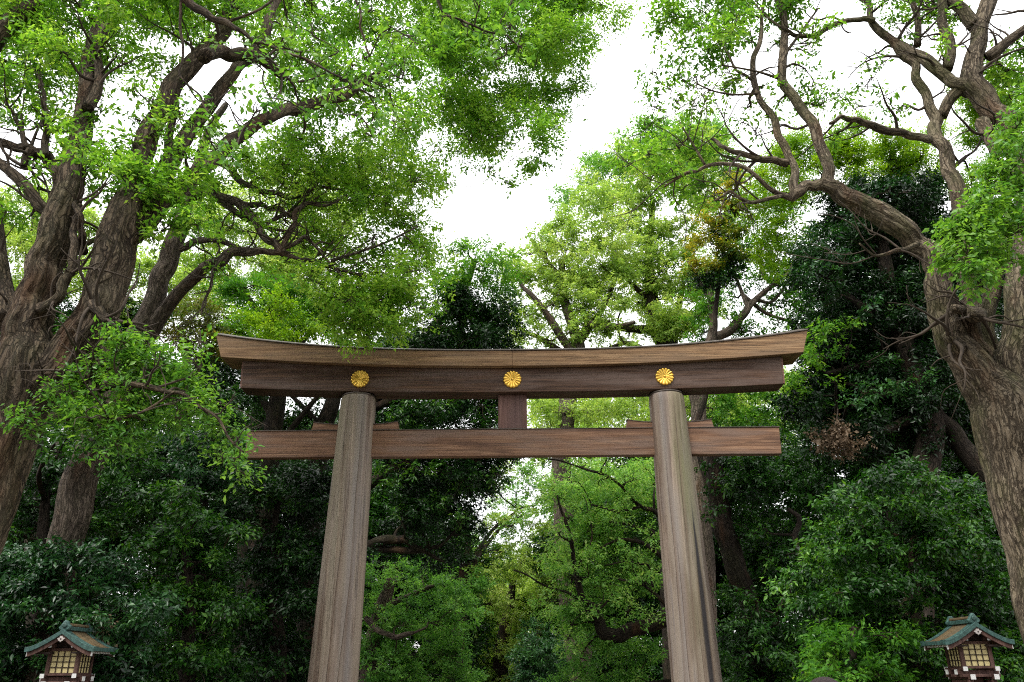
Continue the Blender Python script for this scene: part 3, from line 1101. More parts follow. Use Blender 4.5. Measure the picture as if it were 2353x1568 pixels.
# ------------------------------------------------------------------ person
def make_person():
    hp = P(1893, 1555, 3.3)
    H = hp[2]
    root = thing('person', (hp[0], 3.3, 0), 'person with short dark hair facing the gate, only the crown of the head showing', 'person')
    k = H / 1.72
    verts, edges, rad = [], [], []

    def add(p, r, par=None):
        verts.append((p[0] * k, p[1] * k, p[2] * k))
        rad.append(r * k)
        if par is not None:
            edges.append((par, len(verts) - 1))
        return len(verts) - 1
    pel = add((0, 0, .95), .135)
    ab = add((0, .01, 1.10), .125, pel)
    ch = add((0, .0, 1.30), .145, ab)
    nb = add((0, -.01, 1.42), .075, ch)
    nk = add((0, -.005, 1.49), .056, nb)
    h1 = add((0, .01, 1.555), .074, nk)
    h2 = add((0, .005, 1.625), .084, h1)
    add((0, .0, 1.650), .045, h2)
    for s in (-1, 1):
        hip = add((s * .09, 0, .90), .10, pel)
        kn = add((s * .10, .01, .50), .062, hip)
        an = add((s * .105, -.02, .09), .043, kn)
        he = add((s * .105, -.01, .04), .038, an)
        add((s * .115, .14, .03), .032, he)
        sh = add((s * .18, 0, 1.37), .062, ch)
        el = add((s * .24, -.02, 1.10), .043, sh)
        wr = add((s * .26, .03, .85), .028, el)
        pm = add((s * .262, .045, .79), .030, wr)
        for i, (dy, ln) in enumerate(((.030, .070), (.010, .080), (-.010, .076), (-.028, .060))):
            a = add((s * .262, .045 + dy, .755), .0105, pm)
            b = add((s * .258, .05 + dy, .755 - ln * .5), .0092, a)
            add((s * .250, .052 + dy, .755 - ln), .008, b)
        a = add((s * .255, .085, .79), .012, pm)
        add((s * .248, .098, .755), .010, a)
    me = bpy.data.meshes.new('body')
    me.from_pydata(verts, edges, [])
    body = link(bpy.data.objects.new('body', me), root)
    sk = body.modifiers.new('skin', 'SKIN')
    sk.use_smooth_shade = True
    me.skin_vertices.new() if not me.skin_vertices else None
    lay = me.skin_vertices[0].data
    for i, r in enumerate(rad):
        lay[i].radius = (r, r * (.78 if i in (pel, ab, ch) else 1.0))
        lay[i].use_root = i == pel
    ss = body.modifiers.new('sub', 'SUBSURF')
    ss.levels = ss.render_levels = 2
    t = NT('skin_and_clothes')
    z = t.sep(t.objco())[2]
    c = t.mix(t.fac(z, 1.43 * k, 1.435 * k), (.035, .05, .09), (.42, .25, .18))
    c = t.mix(t.fac(z, .93 * k, .925 * k), c, (.03, .03, .035))
    c = t.mix(t.fac(z, .86 * k, .855 * k), c, t.mix(t.fac(t.math('ABSOLUTE', t.sep(t.objco())[0]), .2 * k, .21 * k), (.03, .03, .035), (.42, .25, .18)))
    me.materials.append(t.done(t.bsdf(c, .6)))
    # hair cap: a close shell over the skull, face side open (the face looks towards +Y)
    rings = []
    n = 28
    for j in range(11):
        th = j / 10 * R(112)
        rr = []
        for i in range(n):
            a = i / n * 2 * math.pi
            front = max(0, math.sin(a))
            tt = min(th, R(112) - R(52) * front ** .8)
            w = 1 + .015 * math.sin(9 * a + 5 * j)
            rr.append((.088 * w * math.sin(tt) * math.cos(a) * k + 1e-4 * math.cos(a), (.004 + .104 * w * math.sin(tt) * math.sin(a)) * k + 1e-4 * math.sin(a), (1.612 + .108 * math.cos(tt)) * k))
        rings.append(rr)
    t = NT('short_hair')
    o = t.objco()
    nz = t.noise(t.mapping(o, (220, 90, 220)), 1, 3, .6)
    hc = t.ramp(nz, [(.3, (.012, .010, .011)), (.7, (.04, .03, .029))])
    MB().loft(rings, False).build('hair', t.done(t.bsdf(hc, .85, 0, .08, t.bump(nz, .5, .004))), body, 0, True)
    fc = MB()   # nose, ears
    fc.loft([[(.008 * k, .085 * k, 1.60 * k), (-.008 * k, .085 * k, 1.60 * k), (0, .09 * k, 1.61 * k)], [(.014 * k, .088 * k, 1.57 * k), (-.014 * k, .088 * k, 1.57 * k), (0, .112 * k, 1.572 * k)]])
    for s in (-1, 1):
        fc.loft([[(s * (.078 + .012 * q) * k, (-.005 + .022 * math.cos(a)) * k, (1.59 + .032 * math.sin(a)) * k) for a in (i / 12 * 2 * math.pi for i in range(12))] for q in (0, 1)])
    fc.build('nose_and_ears', plain('face_skin', (.42, .25, .18), .55), body, .003, True)
    ey = MB()
    for s in (-1, 1):
        ey.loft([[(s * .032 * k + .012 * k * math.cos(a), (.082 + .004 * q) * k, 1.612 * k + .006 * k * math.sin(a)) for a in (i / 12 * 2 * math.pi for i in range(12))] for q in (0, 1)])
    ey.box((0, .083 * k, 1.543 * k), (.045 * k, .008 * k, .008 * k))
    ey.build('eyes_and_mouth', plain('dark_features', (.08, .03, .03), .4), body)


make_person()

# ------------------------------------------------------------------ trees
def bl(x, y, r, Y, w=1.0, tb=0.0, flat=.75):
    """a single leaf mass of photo radius r"""
    p = P(x, y, Y)
    return Blob(p, r / ppm(p), w, tb, flat)


# --- the great camphor on the left: leaning trunk that divides low down
A_Y = 12.5
A_tr = [
    [(-150, 1500, 190), (-105, 1300, 180), (-52, 1160, 172), (-5, 1020, 172), (35, 920, 160), (55, 830, 140), (62, 760, 110), (78, 690, 92), (100, 610, 84), (135, 510, 76), (165, 410, 64), (186, 310, 52, .3), (200, 210, 46, .6), (214, 110, 42, 1), (250, 10, 34, 1.2), (285, -90, 26, 1.5)],
    [(40, 960, 130), (105, 875, 104), (165, 805, 98), (215, 740, 104), (240, 660, 102), (262, 570, 100), (290, 480, 82), (318, 385, 56, .3), (345, 295, 50, .5), (398, 195, 50, .7), (460, 130, 44, 1), (515, 72, 36, 1.2), (545, 0, 30, 1.3), (560, -100, 22, 1.5)],
    [(262, 590, 70), (330, 500, 56, .4), (392, 370, 46, .8), (440, 295, 40, 1.1), (505, 205, 36, 1.5), (552, 145, 32, 1.8), (610, 75, 28, 2), (650, -20, 20, 2.2)],
    [(280, 560, 60), (375, 470, 42, .5), (450, 398, 38, .8), (530, 325, 36, 1.2), (590, 283, 36, 1.5), (660, 252, 33, 2), (725, 238, 30, 2.4), (795, 220, 25, 2.8), (850, 180, 18, 3.2), (915, 130, 11, 3.6)],
]
A_li = [
    [(232, 740, 34), (215, 700, 26, -.4), (228, 715, 26, -.6), (246, 742, 14, -.7)],
    [(70, 716, 34), (100, 708, 26, -.3), (140, 678, 22, -.4), (165, 620, 20, -.4), (172, 560, 18, -.4), (178, 500, 15, -.3), (185, 470, 10, -.3)],
    [(192, 580, 22), (190, 540, 18, -.4), (186, 500, 15, -.6), (172, 470, 12, -.6), (178, 458, 8, -.6)],
    [(130, 560, 34), (112, 490, 28), (70, 440, 26, .1), (30, 400, 24, .2), (-20, 350, 20, .3), (-90, 310, 16, .5)],
    [(150, 450, 36), (135, 395, 30), (105, 358, 26, .2), (60, 340, 22, .2), (0, 326, 19, .4), (-80, 320, 14, .6)],
    [(72, 345, 22), (60, 362, 20), (56, 384, 16)],
    [(105, 360, 18), (108, 300, 15, .2), (100, 240, 12, .3), (90, 190, 8, .4)],
    [(60, 342, 14), (50, 300, 10, .2), (30, 260, 8, .3), (10, 230, 6, .4)],
    [(200, 250, 26), (228, 180, 22, .5), (222, 120, 18, .6), (240, 60, 14, .8)],
    [(470, 130, 34), (510, 118, 32, .6), (555, 124, 30, .9), (602, 136, 26, 1.2), (660, 180, 16, 1.6)],
    [(-60, 130, 60, .5), (0, 72, 44, .5), (50, 30, 38, .5), (110, -20, 32, .6), (170, -90, 24, .8)],
    [(60, 830, 60), (25, 735, 52, .1), (0, 650, 46, .3), (-10, 560, 44, .4), (-16, 470, 40, .5), (-36, 350, 34, .7)],
    [(10, 740, 50), (-30, 690, 42, .2), (-90, 640, 36, .4)],
    [(390, 380, 24, .8), (388, 310, 18, 1), (405, 250, 14, 1.2)],
    [(100, 880, 36), (118, 900, 26, -.3), (122, 912, 16, -.4)],
    [(235, 780, 26), (245, 820, 20, -.3), (210, 850, 18, -.5), (195, 880, 12, -.6)],
    [(120, 960, 26, -.2), (190, 970, 10, -.6), (260, 965, 8, -.8), (330, 945, 6, -.9), (400, 900, 5, -1)],
    [(180, 900, 24, -.2), (260, 885, 18, -.6), (345, 890, 14, -.9), (420, 905, 9, -1), (500, 960, 7, -1.1), (560, 1040, 4, -1.2)],
]
top_a = [(-90, -110), (570, -110), (570, 40), (470, 60), (390, 130), (340, 150), (250, 150), (215, 200), (185, 280), (100, 250), (30, 250), (-90, 300)]
A_cr = [
    dict(blobs=fill(top_a, 74, 12.2, 15.5, .9) + fill(top_a, 80, 14, 17, .65),
         kind='camphor', L=.115, lai=1.35, droop=.3),
    dict(blobs=[bl(x, y, r, 12.6, w, t) for x, y, r, w, t in
                [(40, 190, 42, .5, .1), (100, 300, 34, .35, 0), (20, 270, 34, .4, 0), (170, 340, 40, .9, 0), (200, 385, 46, 1, .05), (235, 330, 34, .7, 0),
                 (155, 280, 40, .8, .1), (250, 390, 46, .9, 0), (300, 330, 34, .6, .1), (290, 420, 48, 1, .1), (350, 400, 46, 1, 0), (345, 460, 46, 1, .15),
                 (400, 430, 46, 1, 0), (420, 480, 44, 1, .1), (300, 490, 36, .8, .25), (310, 525, 28, .9, .35), (350, 545, 30, .8, .3), (380, 520, 34, .9, 0),
                 (440, 400, 40, .8, .1), (370, 300, 34, .6, .1), (260, 460, 30, .7, 0), (60, 420, 30, .3, 0), (455, 520, 36, .7, 0), (350, 235, 34, .5, .15),
                 (310, 200, 30, .45, .1), (420, 260, 36, .45, .1), (230, 250, 30, .4, .1), (480, 340, 30, .5, .1), (400, 340, 36, .6, 0)]],
         kind='camphor', L=.115, lai=1.55, droop=.3),
    # shoots from low on the trunk
    dict(blobs=[bl(x, y, r, 11.7 + .2 * (i % 3), w, t) for i, (x, y, r, w, t) in enumerate(
                [(285, 790, 40, .9, .2), (335, 785, 34, .8, .25), (300, 835, 40, .9, .2), (240, 830, 30, .7, .1), (160, 870, 36, .9, .1), (215, 880, 42, 1, .15), (200, 930, 34, .9, .1),
                 (345, 850, 46, 1, .2), (400, 850, 46, 1, .25), (440, 840, 32, .6, .2), (430, 900, 46, 1, .2), (370, 915, 46, .9, .15), (290, 900, 40, .8, .2), (300, 950, 36, .8, .25),
                 (250, 960, 30, .7, .2), (470, 930, 38, .8, .2), (500, 980, 40, .8, .25), (535, 1015, 32, .8, .1), (540, 1060, 28, .7, .1), (510, 1045, 30, .6, .2), (480, 1010, 28, .5, .1),
                 (420, 960, 32, .5, .1), (560, 1095, 24, .6, .3), (170, 930, 40, 1, .1), (230, 980, 44, 1, .1), (300, 1000, 40, .9, .1), (180, 985, 36, .8, 0), (260, 1030, 34, .7, 0), (330, 960, 44, 1, .1), (390, 990, 40, .8, .1), (140, 900, 30, .8, .1), (50, 965, 30, .8, -.05), (85, 990, 24, .7, .0), (250, 780, 26, .5, .1), (455, 790, 26, .5, .2)])],
         kind='camphor_near', L=.10, lai=1.9, droop=.15, flat=1.0),
    # high arm of the crown over the avenue
    dict(blobs=fill([(560, -110), (1010, -110), (1020, 60), (990, 250), (900, 340), (780, 350), (690, 330), (610, 260), (575, 120)], 74, 15.5, 18.5, .8)
         + fill([(560, -110), (1010, -110), (1000, 200), (800, 280), (640, 230)], 90, 17, 19.5, .45),
         kind='camphor', L=.12, lai=1.2, droop=.3),
    dict(blobs=fill([(980, -110), (1405, -110), (1385, 20), (1350, 110), (1318, 240), (1235, 300), (1205, 395), (1165, 405), (1120, 330), (1050, 300), (1000, 240)], 70, 18.5, 21.5, .95, tb=.15, layers=1)
         + fill([(980, -110), (1400, -110), (1340, 110), (1300, 220), (1200, 300), (1050, 280)], 80, 20, 22, .6, tb=.05)
         + [bl(1175, 425, 26, 20, .4)] + [bl(x, y, r, 19.5, w, .25) for x, y, r, w in [(910, 330, 40, .55), (950, 370, 40, .5), (900, 290, 40, .6), (985, 400, 36, .45), (1020, 350, 36, .5), (960, 290, 40, .6), (1030, 420, 28, .3), (930, 420, 36, .5), (870, 360, 40, .6)]] + [ (bl(1120, 395, 30, 20, .35)), bl(1060, 350, 36, 20, .4), bl(1090, 310, 36, 20, .6), bl(1270, 290, 22, 20, .6)],
         kind='camphor', L=.115, lai=1.35, droop=.35),
]
tree('camphor_tree', 'huge brown-barked camphor at left edge, leaning trunk split low into stems', 'tree', 'broadleaf trees around the gate', A_Y,
     A_tr, A_li, A_cr, 'bark_a', 11, .032, True, 1.0, .032, side=7)

# --- second camphor behind it
B_Y = 18.5
B_tr = [
    [(140, 1330, 92), (152, 1240, 88), (175, 1140, 92), (208, 1050, 88), (250, 940, 78), (300, 820, 66), (335, 740, 60), (362, 670, 54), (385, 610, 52), (402, 550, 46), (430, 440, 36, .4), (470, 330, 26, .8), (520, 240, 18, 1)],
    [(300, 830, 46), (348, 765, 40), (380, 712, 38, -.2), (425, 658, 36, -.4), (475, 612, 30, -.6), (530, 580, 26, -.6), (600, 577, 20, -.6), (650, 582, 17, -.6), (720, 600, 10, -.5)],
]
B_li = [
    [(400, 575, 22), (430, 566, 17), (470, 552, 15, -.2), (515, 556, 14, -.4), (550, 570, 12, -.5)],
    [(420, 450, 30, .3), (475, 436, 24, .2), (545, 465, 21, 0), (590, 508, 20, -.2), (615, 552, 19, -.4), (650, 584, 18, -.6)],
    [(650, 584, 15, -.6), (655, 555, 14, -.5), (678, 515, 12, -.5), (680, 485, 11, -.5), (710, 467, 9, -.5), (760, 470, 6, -.4), (830, 440, 4, -.3)],
    [(480, 440, 20, .2), (530, 478, 14), (580, 512, 10), (620, 525, 8), (660, 532, 6)],
    [(500, 370, 22, .5), (550, 415, 16, .3), (600, 440, 14, .2), (665, 455, 10, .1), (730, 430, 7, .1), (790, 435, 4, .1)],
    [(545, 465, 14), (600, 470, 11), (645, 478, 9), (670, 500, 7)],
    [(610, 515, 11, -.2), (650, 495, 9, -.2), (668, 485, 7, -.2)],
    [(655, 570, 10, -.6), (700, 545, 9, -.6), (745, 590, 7, -.6), (790, 640, 5, -.6), (830, 690, 3, -.6)],
    [(520, 585, 9, -.6), (490, 620, 8, -.8), (484, 660, 7, -.9), (466, 700, 5, -.9), (462, 725, 3, -.9)],
    [(700, 595, 10, -.5), (780, 620, 8, -.5), (840, 636, 5, -.4)],
    [(760, 600, 7, -.5), (880, 560, 6, -.3), (960, 520, 4, -.2)],
]
B_cr = [
    dict(blobs=fill([(540, 330), (650, 300), (760, 310), (880, 330), (990, 430), (1020, 540), (1005, 620), (1010, 690), (930, 690), (880, 720), (760, 700), (790, 620), (820, 540), (760, 520), (700, 440), (600, 420)], 60, 17.5, 19.2, .65, tb=.3)
         + fill([(760, 360), (950, 420), (1010, 540), (1000, 640), (900, 700), (800, 640), (850, 540)], 62, 18.5, 20.0, .4, tb=.3)
         + fill([(470, 340), (560, 300), (700, 330), (900, 330), (980, 420), (860, 470), (760, 430), (640, 430), (560, 420), (480, 440)], 58, 17.5, 19.5, .55, tb=.35)
         + fill([(700, 580), (800, 600), (960, 640), (980, 740), (900, 790), (800, 790), (720, 700)], 56, 17.3, 19.5, .8, tb=.35)
         + fill([(690, 440), (860, 480), (860, 600), (700, 590)], 60, 18, 20, .5, tb=.35),
         kind='camphor', L=.115, lai=1.2, droop=.3),
    dict(blobs=[bl(x, y, r, 18 + .3 * (i % 3), w, t) for i, (x, y, r, w, t) in enumerate(
                [(600, 400, 30, .4, .1), (560, 360, 34, .5, .1), (650, 420, 30, .4, .2), (720, 520, 34, .4, .1), (760, 560, 30, .4, .1), (700, 560, 26, .35, 0), (640, 530, 22, .25, 0),
                 (620, 470, 24, .25, 0), (740, 640, 34, .5, .1), (690, 640, 30, .5, .2), (800, 680, 40, .9, .2), (850, 730, 40, 1, .25), (800, 740, 40, .9, .2), (840, 775, 30, .9, .35), (780, 700, 36, .9, .2),
                 (880, 690, 40, .9, .15), (900, 740, 36, .8, .1), (940, 700, 34, .8, .1), (980, 700, 30, .7, .1), (740, 690, 34, .7, .15), (480, 520, 30, .5, .1), (530, 520, 26, .35, 0), (560, 600, 28, .4, .2), (610, 610, 26, .35, .2),
                 (470, 480, 34, .6, 0), (500, 420, 34, .6, 0), (840, 800, 12, .8, .3)])],
         kind='camphor', L=.115, lai=1.4, droop=.35),
]
tree('camphor_tree', 'pale-barked tree behind the huge camphor, slim curved limb arching towards the gate', 'tree', 'broadleaf trees around the gate', B_Y,
     B_tr, B_li, B_cr, 'bark_b', 12, .04, True, 1.0, .018, side=7)

# --- limb hanging over from a tree whose trunk stands out of view
N_Y = 8.0
N_li = [
    [(300, -160, 30), (420, -8, 20), (470, 28, 18), (516, 50, 16), (560, 75, 10), (610, 100, 8), (665, 125, 7), (730, 150, 6), (800, 185, 4)],
    [(416, -60, 8), (414, 40, 6), (420, 100, 6), (412, 170, 5), (460, 220, 4), (480, 260, 3)],
    [(520, 52, 7), (600, 20, 6), (660, -30, 6)],
    [(790, -60, 7), (830, 30, 6), (838, 90, 5), (850, 130, 4)],
    [(960, -60, 8), (1020, 30, 6), (1090, 60, 5), (1160, 80, 4), (1200, 110, 3)],
]
N_cr = [dict(blobs=[bl(x, y, r, 7.6 + .35 * (i % 4), w, t) for i, (x, y, r, w, t) in enumerate(
    [(640, 105, 32, .45, .2), (690, 120, 32, .45, .25), (720, 160, 36, .5, .2), (650, 170, 30, .3, .15), (600, 255, 30, .5, .1), (560, 300, 26, .45, .1), (620, 225, 28, .4, .2), (700, 250, 30, .4, .2), (760, 215, 32, .4, .2),
     (810, 200, 36, .5, .3), (870, 200, 36, .5, .2), (900, 250, 36, .5, .25), (860, 260, 28, .4, .2), (840, 130, 30, .4, .2), (780, 120, 30, .35, .1), (930, 160, 30, .35, .1), (950, 100, 30, .35, .2),
     (1030, 40, 36, .5, .3), (1080, 60, 36, .5, .35), (1130, 90, 36, .55, .4), (1170, 60, 36, .55, .3), (1195, 110, 32, .5, .45), (1140, 140, 28, .4, .4), (1180, 10, 36, .5, .2), (1100, 0, 36, .4, .2), (1010, -20, 36, .4, .2),
     (500, 100, 22, .4, .4), (480, 240, 24, .25, .1), (530, 200, 22, .2, .2), (580, 140, 24, .25, .2), (470, 300, 24, .3, .2), (500, 350, 26, .35, .2), (900, 60, 34, .4, .2), (860, 20, 34, .35, .2), (720, 60, 30, .3, .1), (660, 40, 30, .3, .1),
     (540, 330, 28, .4, .1), (860, 310, 22, .35, .3)])],
    kind='camphor_near', L=.095, lai=1.0, droop=.55, K=6, twig=.26, clumps=6, flat=.6, aspect=.5)]
tree('overhanging_tree', 'tree outside the frame whose thin red-brown branch with big bright leaves hangs across the top', 'tree', None, N_Y,
     [[(-560, 1300, 110, -3), (-520, 700, 96, -3), (-380, 250, 70, -2.4), (-120, -60, 46, -1.2), (200, -180, 34, -.3), (420, -8, 18)]],
     N_li[1:] + [N_li[0][1:]], N_cr, 'bark_a', 13, .04, False)

# --- forked grey tree on the right
C_Y = 12.0
C_tr = [
    [(2440, 1560, 165), (2422, 1450, 156), (2405, 1340, 152), (2372, 1220, 150), (2348, 1110, 156), (2330, 1010, 166), (2305, 930, 160), (2255, 872, 110), (2210, 810, 86), (2178, 750, 76), (2162, 690, 70), (2158, 630, 66), (2140, 580, 62), (2085, 532, 60), (2020, 490, 58), (1965, 462, 50), (1922, 436, 44), (1890, 424, 34), (1852, 426, 28), (1826, 446, 34), (1818, 462, 20)],
    [(2362, 1180, 90), (2348, 1060, 112), (2342, 960, 114), (2345, 880, 108), (2350, 780, 96), (2352, 680, 84, .1), (2362, 580, 74, .2), (2368, 470, 66, .3), (2350, 370, 52, .3), (2312, 275, 54, .3), (2262, 232, 56, .4), (2232, 192, 54, .4), (2238, 130, 46, .5), (2252, 60, 42, .6), (2278, -10, 38, .7), (2300, -110, 36, .8)],
    [(2335, 1050, 80), (2300, 940, 78), (2256, 850, 58), (2236, 790, 46), (2230, 720, 44), (2226, 650, 40), (2220, 580, 38, .1), (2212, 500, 42, .2), (2206, 460, 44, .3), (2190, 410, 40, .4), (2176, 365, 36, .5), (2152, 320, 32, .6), (2152, 275, 30, .7), (2128, 215, 26, .8), (2104, 148, 24, .9), (2052, 96, 22, 1), (2000, 46, 20, 1.1), (1975, -10, 17, 1.2), (1960, -90, 13, 1.3)],
    [(2340, 1040, 70, .1), (2304, 920, 58, .2), (2278, 840, 46, .3), (2262, 760, 44, .4), (2278, 680, 42, .5), (2290, 600, 38, .6), (2300, 520, 32, .7)],
]
C_li = [
    [(1905, 425, 30), (1906, 390, 26), (1882, 330, 24, .2), (1864, 278, 24, .3), (1822, 220, 22, .5), (1798, 150, 19, .6), (1803, 75, 17, .7), (1786, 0, 14, .8), (1770, -80, 10, .9)],
    [(1826, 446, 22), (1828, 400, 20), (1815, 365, 18, .1), (1787, 310, 17, .3), (1752, 240, 15, .5), (1732, 185, 14, .6), (1732, 130, 12, .7), (1750, 72, 10, .8), (1756, 0, 8, .9), (1760, -60, 6, 1)],
    [(1810, 375, 18, .1), (1777, 367, 15), (1720, 358, 13, -.1), (1680, 348, 11, -.2), (1655, 335, 10, -.2), (1635, 318, 7, -.2)],
    [(1822, 456, 17), (1796, 448, 14), (1762, 428, 12, -.1), (1708, 384, 10, -.2), (1630, 380, 8, -.3), (1578, 398, 7, -.3), (1526, 430, 4, -.3)],
    [(1800, 450, 10), (1728, 466, 8, -.2), (1678, 440, 6, -.3), (1640, 462, 4, -.3)],
    [(1620, 380, 6, -.3), (1600, 345, 5, -.3), (1562, 282, 4, -.3)],
    [(2136, 322, 20, .6), (2090, 312, 18, .5), (2042, 302, 17, .4), (2004, 288, 16, .3), (1968, 275, 13, .2), (1932, 268, 10, .2), (1906, 285, 7, .2)],
    [(2010, 48, 14, 1), (1975, 46, 12, 1), (1936, 50, 11, .9), (1876, 82, 10, .8), (1826, 82, 9, .7), (1800, 66, 7, .6), (1752, 30, 5, .6), (1720, -10, 4, .6)],
    [(2228, 198, 32, .4), (2190, 190, 27, .5), (2162, 168, 26, .6), (2120, 132, 26, .8), (2080, 110, 22, .9), (2048, 92, 18, 1)],
    [(2165, 268, 24, .7), (2182, 230, 24, .6), (2212, 200, 26, .5)],
    [(2176, 160, 24, .6), (2180, 90, 22, .6), (2166, 20, 20, .7), (2146, -60, 16, .8)],
    [(2240, 60, 30, .6), (2210, 20, 27, .7), (2170, -30, 24, .8), (2130, -90, 24, .9)],
    [(2270, 132, 26, .4), (2300, 108, 24, .3), (2356, 66, 20, .2), (2420, 20, 16, .1)],
    [(2108, 105, 16, .9), (2108, 40, 14, .9), (2086, -20, 12, .9)],
    [(2256, 280, 30, .2), (2276, 320, 26, 0), (2290, 360, 20, -.1)],
    [(2236, 715, 34, -.1), (2206, 712, 26, -.4), (2190, 708, 18, -.6)],
    [(2252, 720, 30, -.2), (2240, 725, 40, -.35), (2222, 718, 26, -.45)],
    [(2200, 800, 40, -.2), (2178, 770, 26, -.5)],
    [(1735, 190, 8, .6), (1690, 160, 6, .6), (1650, 90, 4, .7), (1610, 60, 3, .7)],
    [(1745, 215, 6, .5), (1690, 218, 5, .4), (1640, 210, 4, .3), (1600, 192, 3, .2)],
    [(1800, 185, 7, .6), (1740, 165, 5, .5), (1660, 150, 4, .4)],
    [(1800, 130, 7, .6), (1840, 75, 6, .7), (1880, 20, 4, .8)],
    [(2110, 560, 12, -.2), (2060, 575, 9, -.4), (2010, 588, 6, -.5), (1975, 560, 4, -.6)],
]
C_cr = [
    dict(blobs=fill([(1500, -100), (1770, -100), (1880, -100), (1870, 40), (1800, 40), (1740, 90), (1660, 130), (1580, 120), (1525, 160), (1505, 60)], 56, 12.2, 14.4, .85, tb=-.15)
         + [bl(x, y, r, 12.6 + .3 * (i % 3), w, -.1) for i, (x, y, r, w) in enumerate(
            [(1530, 200, 28, .4), (1500, 250, 26, .45), (1480, 290, 26, .5), (1560, 230, 24, .3), (1590, 190, 28, .4), (1640, 150, 30, .5), (1500, 170, 24, .4), (1560, 160, 30, .5),
             (1720, 250, 26, .3), (1760, 200, 20, .25), (1700, 280, 24, .35), (1730, 300, 24, .3), (1850, 160, 30, .4), (1880, 200, 32, .4), (1840, 210, 26, .3), (1900, 240, 32, .5), (1930, 220, 26, .4), (1860, 240, 30, .4),
             (1760, 270, 24, .3), (1790, 240, 20, .25), (1990, 200, 26, .3), (2030, 230, 28, .35), (2060, 250, 28, .4), (2000, 160, 18, .25), (2020, 150, 16, .25), (1960, 250, 26, .4), (1820, 20, 30, .5), (1870, 60, 28, .4), (1790, 100, 26, .35), (1850, 110, 24, .3)])],
         kind='camphor', L=.11, lai=1.3, droop=.4, clumps=9),
    dict(blobs=fill([(1410, 330), (1470, 300), (1580, 300), (1680, 360), (1720, 410), (1640, 440), (1560, 450), (1500, 400), (1430, 380)], 46, 11.6, 13.2, .65, tb=.05),
         kind='camphor', L=.11, lai=1.2, droop=.35, clumps=9),
    dict(blobs=fill([(2010, -100), (2230, -100), (2200, 60), (2140, 100), (2080, 70), (2030, 70)], 52, 12.6, 14.5, .9, tb=-.1)
         + fill([(2290, 120), (2420, 60), (2430, 330), (2330, 240), (2290, 200)], 54, 12.5, 14.5, .8, tb=.1),
         kind='camphor', L=.11, lai=1.2, droop=.3),
    dict(blobs=[bl(x, y, r, 10.2 + .2 * (i % 3), w, t) for i, (x, y, r, w, t) in enumerate(
        [(2330, 280, 34, .9, .2), (2370, 250, 40, .9, .2), (2310, 330, 34, .9, .2), (2360, 340, 44, 1, .2), (2320, 390, 40, .9, .3), (2280, 420, 34, .8, .3), (2260, 460, 40, .9, .3), (2310, 460, 42, 1, .3), (2360, 430, 42, .9, .2),
         (2220, 500, 36, .9, .3), (2260, 520, 42, 1, .3), (2310, 530, 42, 1, .35), (2355, 520, 36, .8, .2), (2190, 540, 34, .9, .3), (2180, 580, 34, .9, .3), (2220, 570, 42, 1, .35), (2270, 580, 42, 1, .3), (2310, 590, 36, .8, .2),
         (2230, 620, 38, .9, .35), (2270, 640, 32, .8, .3), (2200, 615, 30, .8, .3), (2250, 660, 22, .7, .3), (2240, 545, 40, .9, .3), (2380, 600, 30, .6, .2)])],
         kind='camphor_near', L=.10, lai=2.0, droop=.45, K=7, twig=.25, clumps=8, flat=.8, aspect=.5),
]
tree('grey_barked_tree', 'forked grey-barked tree at right edge with mossy bent limb reaching left', 'tree', 'broadleaf trees around the gate', C_Y,
     C_tr, C_li, C_cr, 'bark_c', 14, .028, True, 1.0, .026, side=5, leafy_share=.12)


# --- the wood behind the gate
def back_tree(label, Y, trunk, limbs, crowns, bark='bark_d', seed=1, name='background_tree', group='trees standing behind the gate', tw=1.0):
    return tree(name, label, 'tree', group, Y, trunk, limbs, crowns, bark, seed, .05, False, tw)


